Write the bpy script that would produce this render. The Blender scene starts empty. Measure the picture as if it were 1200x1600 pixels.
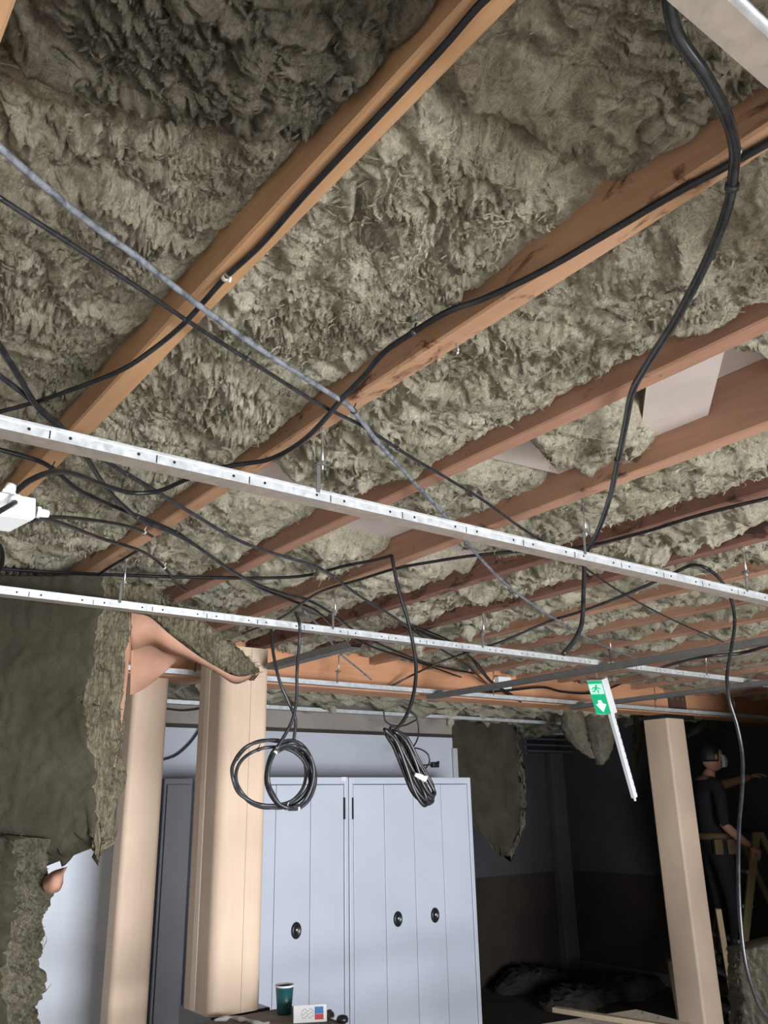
import bpy, bmesh, math, random
import numpy as np
from mathutils import Vector, Matrix

random.seed(7)
rng = np.random.default_rng(11)
SC = bpy.context.scene
COL = SC.collection
CH = 1.78                                   # camera height above the floor

# ------------------------------------------------------------------ camera
YAW, PITCH, ROLL, FPX = 0.650008551, 0.333701008, -0.0201378383, 1313.303
_f = np.array([math.sin(YAW)*math.cos(PITCH), math.cos(YAW)*math.cos(PITCH), math.sin(PITCH)])
_r0 = np.array([math.cos(YAW), -math.sin(YAW), 0.0]); _u0 = np.cross(_r0, _f)
_r = _r0*math.cos(ROLL)+_u0*math.sin(ROLL); _u = -_r0*math.sin(ROLL)+_u0*math.cos(ROLL)
cam_d = bpy.data.cameras.new('camera'); cam = bpy.data.objects.new('camera', cam_d); COL.objects.link(cam)
cam_d.sensor_fit = 'VERTICAL'; cam_d.sensor_height = 36.0; cam_d.lens = FPX*36.0/1600.0
cam_d.clip_start = 0.02
M = Matrix(((_r[0], _u[0], -_f[0], 0), (_r[1], _u[1], -_f[1], 0), (_r[2], _u[2], -_f[2], CH), (0, 0, 0, 1)))
cam.matrix_world = M
SC.camera = cam

# ------------------------------------------------------------------ world, lights, exposure
W = bpy.data.worlds.new('world'); SC.world = W; W.use_nodes = True
bg = W.node_tree.nodes['Background']; bg.inputs[0].default_value = (0.75, 0.86, 1.0, 1); bg.inputs[1].default_value = 0.6
SC.view_settings.view_transform = 'Standard'; SC.view_settings.look = 'None'
SC.view_settings.gamma = 1.0; SC.view_settings.use_curve_mapping = False
SC.view_settings.exposure = 0.0

def area_light(name, loc, aim, sx, sy, watts, col):
    d = bpy.data.lights.new(name, 'AREA'); d.shape = 'RECTANGLE'; d.size = sx; d.size_y = sy
    d.energy = watts; d.color = col
    o = bpy.data.objects.new(name, d); COL.objects.link(o); o.location = loc
    o.rotation_euler = (Vector(aim)-Vector(loc)).to_track_quat('-Z', 'Y').to_euler()
    return o
# daylight entering through the window in the wall behind the camera
area_light('window_daylight', (1.6, -3.45, .98), (1.6, 0, 1.55), 3.4, 1.85, 700, (0.94, 0.97, 1.0))

# ------------------------------------------------------------------ pixel -> place helpers (1200 x 1600 frame)
def ray(px, py):
    return _f + _r*(px-600)/FPX - _u*(py-800)/FPX
def PZ(px, py, z):                           # point of that sight line at height z above the camera's level
    d = ray(px, py); p = d*z/d[2]; return Vector((p[0], p[1], p[2]+CH))
def PY(px, py, y):
    d = ray(px, py); p = d*y/d[1]; return Vector((p[0], p[1], p[2]+CH))
def PX(px, py, x):
    d = ray(px, py); p = d*x/d[0]; return Vector((p[0], p[1], p[2]+CH))

# ------------------------------------------------------------------ noise (numpy)
_perm = rng.permutation(256); _perm = np.concatenate([_perm, _perm, _perm])
_g3 = rng.normal(size=(256, 3)); _g3 /= np.linalg.norm(_g3, axis=1)[:, None]
def pnoise(P):
    P = np.asarray(P, float); I = np.floor(P).astype(int); Fr = P-I; I &= 255
    w = Fr*Fr*Fr*(Fr*(Fr*6-15)+10); out = np.zeros(len(P))
    for a in (0, 1):
        wa = w[:, 0] if a else 1-w[:, 0]
        for b in (0, 1):
            wb = w[:, 1] if b else 1-w[:, 1]
            for c in (0, 1):
                wc = w[:, 2] if c else 1-w[:, 2]
                h = _perm[_perm[_perm[(I[:, 0]+a) & 255]+((I[:, 1]+b) & 255)]+((I[:, 2]+c) & 255)]
                g = _g3[h]
                out += wa*wb*wc*(g[:, 0]*(Fr[:, 0]-a)+g[:, 1]*(Fr[:, 1]-b)+g[:, 2]*(Fr[:, 2]-c))
    return out*1.6
def warp(P, s, amp):
    return P+amp*np.stack([pnoise(P/s+17.3), pnoise(P/s+51.7), pnoise(P/s+93.1)], 1)

# ------------------------------------------------------------------ mesh helpers
class MB:
    def __init__(s): s.v = []; s.f = []; s.m = []; s.sm = []
    def add(s, vs, fs, mi=0, smooth=False):
        o = len(s.v); s.v += [tuple(v) for v in vs]
        for f in fs: s.f.append(tuple(i+o for i in f)); s.m.append(mi); s.sm.append(smooth)
        return s
    def box(s, x0, x1, y0, y1, z0, z1, mi=0, mat=None):
        vs = [Vector((x, y, z)) for z in (z0, z1) for y in (y0, y1) for x in (x0, x1)]
        if mat is not None: vs = [mat @ v for v in vs]
        return s.add(vs, [(0, 2, 3, 1), (4, 5, 7, 6), (0, 1, 5, 4), (2, 6, 7, 3), (0, 4, 6, 2), (1, 3, 7, 5)], mi)
    def tube(s, pts, rad, n=8, mi=0, cap=True, smooth=True):
        pts = [Vector(p) for p in pts]; k = len(pts)
        rads = rad if isinstance(rad, (list, tuple)) else [rad]*k
        t0 = (pts[1]-pts[0]).normalized()
        a = Vector((0, 0, 1)) if abs(t0.z) < .9 else Vector((1, 0, 0))
        nrm = t0.cross(a).normalized(); vs = []
        for i in range(k):
            t = (pts[min(i+1, k-1)]-pts[max(i-1, 0)])
            t = t.normalized() if t.length > 1e-9 else t0
            nrm = (nrm-t*nrm.dot(t)).normalized(); b = t.cross(nrm)
            for j in range(n):
                an = 2*math.pi*j/n
                vs.append(pts[i]+(nrm*math.cos(an)+b*math.sin(an))*rads[i])
        fs = [(i*n+j, i*n+(j+1) % n, (i+1)*n+(j+1) % n, (i+1)*n+j) for i in range(k-1) for j in range(n)]
        if cap: fs += [tuple(range(n-1, -1, -1)), tuple((k-1)*n+j for j in range(n))]
        return s.add(vs, fs, mi, smooth)
    def lathe(s, prof, n=24, mi=0, mat=None, smooth=True):
        vs = []
        for (r, z) in prof:
            for j in range(n):
                v = Vector((r*math.cos(2*math.pi*j/n), r*math.sin(2*math.pi*j/n), z)); vs.append(mat @ v if mat is not None else v)
        k = len(prof)
        fs = [(i*n+j, i*n+(j+1) % n, (i+1)*n+(j+1) % n, (i+1)*n+j) for i in range(k-1) for j in range(n)]
        return s.add(vs, fs, mi, smooth)
    def prism(s, prof, a, b, axis, mi=0, smooth=False, cap=True):
        # closed profile of 2-D points swept from a to b along an axis; 'z': (x,y), 'x': (y,z), 'y': (x,z)
        def mk(p, t): return {'z': (p[0], p[1], t), 'x': (t, p[0], p[1]), 'y': (p[0], t, p[1])}[axis]
        n = len(prof); vs = [mk(p, a) for p in prof]+[mk(p, b) for p in prof]
        fs = [(i, (i+1) % n, n+(i+1) % n, n+i) for i in range(n)]
        if cap: fs += [tuple(range(n-1, -1, -1)), tuple(range(n, 2*n))]
        return s.add(vs, fs, mi, smooth)
    def build(s, name, mats, parent=None, loc=None, bevel=0):
        me = bpy.data.meshes.new(name); me.from_pydata(s.v, [], s.f)
        if not isinstance(mats, (list, tuple)): mats = [mats]
        for m in mats: me.materials.append(m)
        me.polygons.foreach_set('material_index', s.m); me.polygons.foreach_set('use_smooth', s.sm)
        if bevel == 0:
            pass
        bm = bmesh.new(); bm.from_mesh(me); bmesh.ops.recalc_face_normals(bm, faces=bm.faces)
        if loc is not None: bmesh.ops.translate(bm, verts=bm.verts, vec=-Vector(loc))
        bm.to_mesh(me); bm.free()
        o = bpy.data.objects.new(name, me); COL.objects.link(o)
        if loc is not None: o.location = loc
        if parent is not None: o.parent = parent
        if bevel:
            md = o.modifiers.new('bevel', 'BEVEL'); md.width = bevel; md.segments = 2; md.limit_method = 'ANGLE'; md.angle_limit = 0.7
        return o

def grid_mesh(name, V, nu, nv, mats, parent=None, closed_u=False, mi=None, smooth=True, caps=False):
    """V is (nv*nu,3), rows along v"""
    me = bpy.data.meshes.new(name)
    iu = np.arange(nu if closed_u else nu-1); iv = np.arange(nv-1)
    A = (iv[:, None]*nu+iu[None, :]); B = (iv[:, None]*nu+(iu[None, :]+1) % nu)
    Q = np.stack([A, B, B+nu, A+nu], -1).reshape(-1, 4)
    nf = len(Q); me.vertices.add(len(V)); me.vertices.foreach_set('co', np.asarray(V, np.float32).ravel())
    extra = []
    if caps and closed_u: extra = [list(range(nu))[::-1], [(nv-1)*nu+i for i in range(nu)]]
    nl = nf*4+sum(len(e) for e in extra)
    me.loops.add(nl); me.loops.foreach_set('vertex_index', np.concatenate([Q.ravel()]+[np.array(e) for e in extra]).astype(np.int32))
    me.polygons.add(nf+len(extra))
    st = list(np.arange(nf)*4); k = nf*4
    for e in extra: st.append(k); k += len(e)
    me.polygons.foreach_set('loop_start', np.array(st, np.int32))
    if mi is not None:
        me.polygons.foreach_set('material_index', np.concatenate([np.asarray(mi), np.zeros(len(extra))]).astype(np.int32))
    me.polygons.foreach_set('use_smooth', np.full(nf+len(extra), smooth))
    me.update(calc_edges=True); me.validate()
    if not isinstance(mats, (list, tuple)): mats = [mats]
    for m in mats: me.materials.append(m)
    o = bpy.data.objects.new(name, me); COL.objects.link(o)
    if parent is not None: o.parent = parent
    return o

def tag(o, label=None, cat=None, group=None, kind=None):
    if label: o['label'] = label
    if cat: o['category'] = cat
    if group: o['group'] = group
    if kind: o['kind'] = kind
    return o
def empty(name, loc, label, cat, group=None):
    o = bpy.data.objects.new(name, None); COL.objects.link(o); o.location = loc; o.empty_display_size = .05
    return tag(o, label, cat, group)
def adopt(root, *obs):
    """parent world-placed meshes under a root Empty without moving them"""
    inv = Matrix.Translation(root.location).inverted()
    for o in obs: o.parent = root; o.matrix_parent_inverse = inv
    return root
def spline(pts, sub=8):
    P = [Vector(p) for p in pts]; out = []
    for i in range(len(P)-1):
        a = P[i-1] if i else P[0]*2-P[1]; b = P[i]; c = P[i+1]; d = P[i+2] if i+2 < len(P) else P[-1]*2-P[-2]
        # centripetal-like: chord scaled tangents keep long/short neighbours from overshooting
        L = (c-b).length; t1 = (c-a)*(L/max(1e-6, (b-a).length+L)); t2 = (d-b)*(L/max(1e-6, (d-c).length+L))
        for k in range(sub):
            t = k/sub; t2_, t3 = t*t, t*t*t
            out.append(b*(2*t3-3*t2_+1)+t1*(t3-2*t2_+t)+c*(-2*t3+3*t2_)+t2*(t3-t2_))
    out.append(P[-1]); return out

# ------------------------------------------------------------------ materials
def nm(name, rough=.6, metal=0.0, col=(.5, .5, .5)):
    m = bpy.data.materials.new(name); m.use_nodes = True; nt = m.node_tree; b = nt.nodes['Principled BSDF']
    b.inputs['Base Color'].default_value = (*col, 1); b.inputs['Roughness'].default_value = rough; b.inputs['Metallic'].default_value = metal
    return m, nt, b
def N(nt, typ, **kw):
    n = nt.nodes.new(typ)
    for k, v in kw.items():
        if k in n.inputs: n.inputs[k].default_value = v
        else: setattr(n, k, v)
    return n
def coords(nt, scale=(1, 1, 1), rot=(0, 0, 0), kind='Object'):
    tc = N(nt, 'ShaderNodeTexCoord'); mp = N(nt, 'ShaderNodeMapping'); mp.inputs['Scale'].default_value = scale; mp.inputs['Rotation'].default_value = rot
    nt.links.new(tc.outputs[kind], mp.inputs[0]); return mp.outputs[0]
def noise(nt, vec, scale, detail=4, rough=.55, dist=0.0):
    n = N(nt, 'ShaderNodeTexNoise'); n.inputs['Scale'].default_value = scale; n.inputs['Detail'].default_value = detail
    n.inputs['Roughness'].default_value = rough; n.inputs['Distortion'].default_value = dist
    nt.links.new(vec, n.inputs['Vector']); return n.outputs['Fac']
def ramp(nt, fac, stops):
    r = N(nt, 'ShaderNodeValToRGB'); e = r.color_ramp.elements
    while len(e) > 2: e.remove(e[-1])
    e[0].position, e[0].color = stops[0][0], (*stops[0][1], 1); e[1].position, e[1].color = stops[-1][0], (*stops[-1][1], 1)
    for p, c in stops[1:-1]:
        k = e.new(p); k.color = (*c, 1)
    nt.links.new(fac, r.inputs[0]); return r.outputs[0]
def mix(nt, fac, a, b, mode='MIX'):
    n = N(nt, 'ShaderNodeMix', data_type='RGBA', blend_type=mode)
    for s, v in ((0, fac), (6, a), (7, b)):
        if hasattr(v, 'is_linked'): nt.links.new(v, n.inputs[s])
        else: n.inputs[s].default_value = v if s == 0 else (*v, 1)
    return n.outputs[2]
def bump(nt, bsdf, h, strength, dist, prev=None):
    b = N(nt, 'ShaderNodeBump'); b.inputs['Strength'].default_value = strength; b.inputs['Distance'].default_value = dist
    nt.links.new(h, b.inputs['Height'])
    if prev is not None: nt.links.new(prev, b.inputs['Normal'])
    nt.links.new(b.outputs[0], bsdf.inputs['Normal']); return b.outputs[0]

def mat_plain(name, col, rough=.6, metal=0, var=.12, scale=6, bmp=0.0, bscale=60):
    m, nt, b = nm(name, rough, metal, col)
    v = coords(nt); n = noise(nt, v, scale, 5)
    lo = tuple(c*(1-var) for c in col); hi = tuple(min(1, c*(1+var)) for c in col)
    nt.links.new(ramp(nt, n, [(.3, lo), (.7, hi)]), b.inputs['Base Color'])
    if bmp: bump(nt, b, noise(nt, v, bscale, 4), bmp, .003)
    return m

def mat_wool(name, cols, fib=1.0, layered=False):
    m, nt, b = nm(name, 1.0)
    v = coords(nt)
    big = noise(nt, v, 6, 3, .5, .4); mid = noise(nt, v, 30, 6, .68, 1.6)
    st1 = noise(nt, coords(nt, (1, 1, .10) if layered else (1, .22, .6), (0, 0, .65)), 95, 6, .72, .6 if layered else 3.2)      # matted fibres, two lays
    st2 = noise(nt, coords(nt, (1, 1, .16) if layered else (.22, 1, .6), (0, 0, -.35)), 150 if layered else 120, 6, .72, 1.0 if layered else 3.0)
    c1 = ramp(nt, big, [(.3, cols[0]), (.5, cols[1]), (.72, cols[2])])
    k = .36*fib
    c2 = ramp(nt, mid, [(.28, (1-k, 1-k, 1-1.1*k)), (.52, (1, 1, 1)), (.75, (1+.5*k, 1+.48*k, 1+.36*k))])
    c3 = ramp(nt, mix(nt, .5, st1, st2, 'LIGHTEN'), [(.40, (1-k, 1-k, 1-k)), (.56, (1, 1, 1)), (.74, (1+.7*k, 1+.68*k, 1+.6*k))])
    c = mix(nt, 1.0, c1, c2, 'MULTIPLY'); c = mix(nt, 1.0, c, c3, 'MULTIPLY')
    nt.links.new(c, b.inputs['Base Color'])
    p = bump(nt, b, mid, .9*fib, .016)
    p = bump(nt, b, st1, 1.0*fib, .009, p)
    bump(nt, b, st2, 1.0*fib, .006, p)
    b.inputs['Specular IOR Level'].default_value = .05
    return m

def mat_wood(name, light, dark, stain=None, axis='y', stain_amt=.55):
    m, nt, b = nm(name, .75)
    sc = {'y': (1, .06, 1), 'x': (.06, 1, 1), 'z': (1, 1, .06)}[axis]
    v = coords(nt, sc); g = noise(nt, v, 55, 6, .6, .6); big = noise(nt, coords(nt), 2.2, 3)
    c = ramp(nt, g, [(.25, dark), (.6, light)])
    c = mix(nt, .35, c, ramp(nt, big, [(.3, tuple(x*.7 for x in dark)), (.7, tuple(min(1, x*1.15) for x in light))]))
    oi = N(nt, 'ShaderNodeObjectInfo'); rr = ramp(nt, oi.outputs['Random'], [(0, (.82, .78, .76)), (1, (1.06, 1.05, 1.05))])
    c = mix(nt, 1.0, c, rr, 'MULTIPLY')
    if stain:
        sn = noise(nt, coords(nt, (1, .45, 1)), 17, 6, .68, .5)
        fac = ramp(nt, sn, [(stain_amt, (0, 0, 0)), (stain_amt+.09, (1, 1, 1))])
        c = mix(nt, fac, c, stain)
    nt.links.new(c, b.inputs['Base Color']); bump(nt, b, g, .25, .003); return m

def mat_galv(name, base, rough=.4, metal=.75):
    m, nt, b = nm(name, rough, metal, base)
    v = coords(nt, (1, 1, 1)); n = noise(nt, v, 26, 6, .65, .8)
    nt.links.new(ramp(nt, n, [(.3, tuple(c*.72 for c in base)), (.65, base)]), b.inputs['Base Color'])
    nt.links.new(ramp(nt, noise(nt, v, 60, 3), [(.3, (rough-.1,)*3), (.7, (rough+.15,)*3)]), b.inputs['Roughness'])
    return m

def mat_cable(name, col, rough=.38, dust=None):
    m, nt, b = nm(name, rough, 0, col)
    if dust:
        n = noise(nt, coords(nt, (1, 1, 1)), 45, 6, .7, .5)
        nt.links.new(ramp(nt, n, [(.36, col), (.56, dust)]), b.inputs['Base Color'])
    else:
        n = noise(nt, coords(nt), 30, 3); nt.links.new(ramp(nt, n, [(.4, col), (.8, tuple(c*1.8+.01 for c in col))]), b.inputs['Base Color'])
    return m

WOOL = mat_wool('mineral_wool', ((.53, .48, .36), (.70, .645, .50), (.84, .79, .64)))
WOOL_DARK = mat_wool('mineral_wool_dusty_and_shaded', ((.17, .152, .115), (.235, .21, .16), (.31, .28, .215)))  # dirty on the near batt; on hanging scraps and offcut it paints shade
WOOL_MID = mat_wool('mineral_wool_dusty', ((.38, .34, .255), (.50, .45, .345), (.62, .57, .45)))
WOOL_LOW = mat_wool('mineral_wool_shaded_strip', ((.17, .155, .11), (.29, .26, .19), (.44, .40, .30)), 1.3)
WOOL_EDGE = mat_wool('mineral_wool_edge', ((.29, .25, .165), (.38, .34, .235), (.49, .44, .315)), 1.6, True)  # strong layer contrast puts the shade of the grooves into the colour
WOOL_FACE = mat_wool('mineral_wool_tissue_face', ((.048, .044, .032), (.060, .055, .040), (.074, .068, .050)), .35)
KRAFT = mat_plain('kraft_paper', (.41, .225, .155), .85, 0, .15, 9, .15, 40)
PINE = mat_wood('pine_joist', (.55, .335, .18), (.44, .25, .13), None)
PINE_STAIN = mat_wood('pine_joist_stained', (.50, .305, .185), (.40, .225, .13), (.11, .04, .022), 'y', .555)
PINE_RED = mat_wood('red_brown_joist', (.45, .26, .175), (.34, .18, .12), (.13, .06, .042), 'y', .60)
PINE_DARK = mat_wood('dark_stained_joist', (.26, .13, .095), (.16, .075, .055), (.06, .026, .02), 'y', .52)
BEAMW = mat_wood('orange_beam', (.66, .345, .19), (.54, .26, .135), None, 'x')
OSB = mat_wood('old_batten', (.36, .29, .17), (.24, .18, .10), None, 'z')
PLASTER = mat_plain('pink_grey_plasterboard', (.50, .44, .42), .8, 0, .08, 5)
PLEDGE = mat_plain('plasterboard_core_edge', (.2, .18, .17), .9)
GALV = mat_galv('galvanised_steel', (.80, .84, .88), .42, .55)
GALVB = mat_galv('dull_steel_bounce_tint', (.36, .31, .27), .6, .2)  # on channel undersides the brown stands for light reflected off the floor
DARKST = mat_galv('dark_steel_with_shade', (.15, .145, .14), .6, .3)  # cross channels carry their underside shade in this colour; straps are dark grey
STEEL = mat_galv('bright_rod', (.75, .76, .76), .3, .9)
DARKH = mat_plain('dark_hole', (.015, .015, .015), .9)
BLK = mat_cable('black_pvc', (.008, .008, .010), .33)
BLK2 = mat_cable('grey_black_pvc', (.022, .023, .028), .36)
GREYC = mat_cable('dusty_grey_sleeve', (.045, .05, .06), .40, (.21, .23, .265))
SILC = mat_cable('dark_grey_sleeve', (.014, .015, .018), .26)
TAPE = mat_plain('white_tape', (.62, .60, .54), .7)
WHITEP = mat_plain('white_plastic', (.78, .80, .83), .35, 0, .04)
CASING = mat_wood('beech_casing', (.70, .555, .43), (.645, .495, .378), None, 'z')
CASING_TRIM = mat_plain('casing_joint_strip', (.76, .62, .49), .5, 0, .05)
CAB = mat_plain('cabinet_blue_grey_paint', (.555, .60, .70), .36, 0, .04, 3)
CABD = mat_plain('dark_grey_with_shade', (.10, .10, .12), .5, 0, .1, 3)  # shadow between the left columns put into the cupboard colour; slats share it
GLOSSW = mat_plain('glossy_white', (.56, .60, .67), .12, 0, .03)
WALLB = mat_plain('blue_grey_wall', (.45, .48, .55), .7, 0, .06, 3)
WALLT = mat_plain('taupe_wall', (.27, .24, .22), .85, 0, .12, 4)
WALLDARK = mat_plain('shade_dark_wall', (.060, .061, .066), .8, 0, .15, 3)  # the corner's lack of light is put into this wall colour
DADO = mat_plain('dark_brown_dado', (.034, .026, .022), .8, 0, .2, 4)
BLACKP = mat_plain('black_plastic', (.015, .016, .018), .3)
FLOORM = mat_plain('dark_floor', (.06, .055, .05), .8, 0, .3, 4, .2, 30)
FLOORP = mat_plain('pale_bounce_floor', (.60, .56, .51), .8, 0, .10, 3)  # unseen near floor made pale to bounce light onto the ceiling
WALLN = mat_plain('pale_wall', (.50, .48, .44), .85, 0, .05)

# ------------------------------------------------------------------ the setting
PXW = 5.72
def struct(name, mb, mats, bevel=0):
    o = mb.build(name, mats, bevel=bevel); tag(o, kind='structure'); return o
ZJ = CH+.795; ZD = CH+.95                   # joist undersides, deck underside
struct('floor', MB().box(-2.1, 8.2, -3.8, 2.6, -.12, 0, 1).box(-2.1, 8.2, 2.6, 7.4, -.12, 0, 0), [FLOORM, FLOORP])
struct('ceiling', MB().box(-2.1, 8.2, -3.8, 7.4, ZD, ZD+.05), PLASTER)
struct('wall_left', MB().box(-2.1, -2.0, -3.8, 7.4, 0, ZD), WALLN)
struct('wall_back', MB().box(-2.0, 4.80, 5.44, 5.56, 0, CH+.505).box(-2.0, 4.80, 5.44, 5.56, CH+.53, ZD, 1), [WALLB, WALLT])
struct('trim_1', MB().box(-2.0, 4.79, 5.425, 5.56, CH+.505, CH+.53), DADO)
struct('trim_2', MB().box(4.785, 4.835, 5.42, 5.57, 0, CH+.42), mat_plain('pale_trim', (.42, .44, .47), .6))
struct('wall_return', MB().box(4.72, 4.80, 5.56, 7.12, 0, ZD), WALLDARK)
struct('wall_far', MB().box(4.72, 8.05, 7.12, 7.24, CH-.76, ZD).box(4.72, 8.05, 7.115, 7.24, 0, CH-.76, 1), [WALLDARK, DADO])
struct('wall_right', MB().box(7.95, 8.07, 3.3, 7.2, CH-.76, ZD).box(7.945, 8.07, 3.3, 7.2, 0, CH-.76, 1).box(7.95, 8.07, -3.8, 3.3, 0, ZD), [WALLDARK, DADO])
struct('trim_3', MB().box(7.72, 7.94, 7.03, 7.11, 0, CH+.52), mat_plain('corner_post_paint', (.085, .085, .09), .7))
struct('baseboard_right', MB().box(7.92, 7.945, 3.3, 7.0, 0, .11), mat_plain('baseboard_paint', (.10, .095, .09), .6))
struct('light_blocker_wall', MB().box(PXW, 7.95, 2.84, 2.96, 0, ZD), WALLN)  # unseen partition added to keep daylight off the person and the corner
# wall behind the camera, with the wide window the daylight comes through
wf = MB(); wf.box(-2.0, -.15, -3.7, -3.55, 0, ZD); wf.box(3.35, 7.95, -3.7, -3.55, 0, ZD)
wf.box(-.15, 3.35, -3.7, -3.55, 0, .02); wf.box(-.15, 3.35, -3.7, -3.55, 1.92, ZD)
struct('wall_front', wf, WALLN)
wn = MB()
for xx in (-.15, .99, 2.14, 3.29): wn.box(xx, xx+.06, -3.67, -3.59, .02, 1.92)
wn.box(-.15, 3.35, -3.67, -3.59, .02, .08); wn.box(-.15, 3.35, -3.67, -3.59, 1.86, 1.92)
struct('window_1', wn, WHITEP)
struct('shading_downstand', MB().box(-2.0, 7.95, -1.0, -.8, CH+.08, ZD), WALLN)      # unseen downstand added behind the camera to shade the near ceiling

# ------------------------------------------------------------------ joists
ORD = ['first', 'second', 'third', 'fourth', 'fifth', 'sixth', 'seventh', 'eighth', 'ninth', 'tenth', 'eleventh', 'twelfth',
       'thirteenth', 'fourteenth', 'fifteenth', 'sixteenth', 'seventeenth', 'eighteenth', 'nineteenth', 'twentieth', 'twenty-first']
JX = [.095, .520, .945, 1.368, 1.787]+[2.205+.417*i for i in range(14)]      # right-hand bottom edges
JW = .046
BY0, BY1 = 4.12, 4.32                        # transverse beam
def joist(i, x1, y0, y1, mat, label, group):
    x0 = x1-JW; n = max(8, int((y1-y0)/.12)); ys = np.linspace(y0, y1, n)
    prof = [(x0+.004, ZJ), (x0, ZJ+.004), (x0, ZD-.001), (x1, ZD-.001), (x1, ZJ+.004), (x1-.004, ZJ)]
    V = []
    for y in ys:
        w = pnoise(np.array([[i*3.1, y*1.3, .5]]))[0]*.004; w2 = pnoise(np.array([[i*3.1+50, y*1.1, .5]]))[0]*.003
        for (x, z) in prof: V.append((x+w, y, z+(w2 if z < ZD-.01 else 0)))
    o = grid_mesh('joist', np.array(V), 6, n, mat, closed_u=True, smooth=False, caps=True)
    return tag(o, label, 'joist', group)
jl = {0: 'timber joist cut off by the top left corner of the picture',
      1: 'tan timber joist with a black cable clipped down its middle, running to top centre',
      2: 'tan joist with dark rust stains and black cable along it, running to right edge',
      3: 'plain brown joist just above the exposed rectangular plasterboard strip',
      4: 'plain brown joist just below the exposed rectangular plasterboard strip',
      5: 'very dark stained joist with a pale bottom edge and black cable beside it'}
jm = {0: PINE, 1: PINE, 2: PINE_STAIN, 3: PINE_RED, 4: PINE_RED, 5: PINE_DARK, 6: PINE_DARK}
for i, x in enumerate(JX):
    lab = jl.get(i, '%s red-brown joist counted from the top left, running to the orange beam' % ORD[i])
    m = jm.get(i, PINE_RED)
    joist(i, x, -.9, BY0-.003, m, lab, 'joists on the near side of the orange beam')
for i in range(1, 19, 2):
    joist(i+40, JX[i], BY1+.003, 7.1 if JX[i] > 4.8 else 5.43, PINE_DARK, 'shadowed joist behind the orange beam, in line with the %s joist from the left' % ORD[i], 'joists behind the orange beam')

# ------------------------------------------------------------------ mineral wool between the joists
def wool_height(P, seed, amp=1.0):
    Q = np.stack([P[:, 0], P[:, 1], np.full(len(P), seed*7.77)], 1)
    Q1 = warp(Q, .12, .05)
    Q1 = warp(Q1, .045, .020)
    ang = 1.0*pnoise(Q/.4+3.3)*2.0+.7
    a, b = np.cos(ang), np.sin(ang)
    S2 = np.stack([(a*Q1[:, 0]+b*Q1[:, 1])*.5, -b*Q1[:, 0]+a*Q1[:, 1], Q1[:, 2]], 1)
    patch = np.clip(.75+1.1*pnoise(Q/.22+77), .25, 1.5)               # matted and shaggy areas
    h = .034*pnoise(Q/.30)
    h += .032*(np.abs(pnoise(Q1/.11))*1.5-.35)
    h += patch*.029*(np.sqrt(np.abs(pnoise(S2/.040+9.1))+.002)*1.3-.55)
    h += patch*.011*(np.sqrt(np.abs(pnoise(S2/.020+31.))+.002)*1.3-.55)
    h += patch*.0045*pnoise(S2/.009+5.)
    return h*amp
def wisps(n, V, seed, dirdown=True, rmax=.0011, L=(.012, .05)):
    r = random.Random(seed); mb = MB(); N_ = len(V)
    for _ in range(n):
        p = Vector(V[r.randrange(N_)]); d = Vector((r.uniform(-1, 1), r.uniform(-1, 1), r.uniform(-.9, .15))).normalized()
        ln = r.uniform(*L); k = 6; pts = []; ax = Vector((r.uniform(-1, 1), r.uniform(-1, 1), r.uniform(-1, 1))).normalized(); cur = r.uniform(.1, .65)
        p -= d*.004
        for j in range(k):
            pts.append(p.copy()); p = p+d*(ln/k); d = (Matrix.Rotation(cur, 3, ax) @ d).normalized()
        rr = r.uniform(.35, 1)*rmax
        mb.tube(pts, [rr*(1-.75*j/(k-1)) for j in range(k)], 3, cap=False)
    return mb
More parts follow.
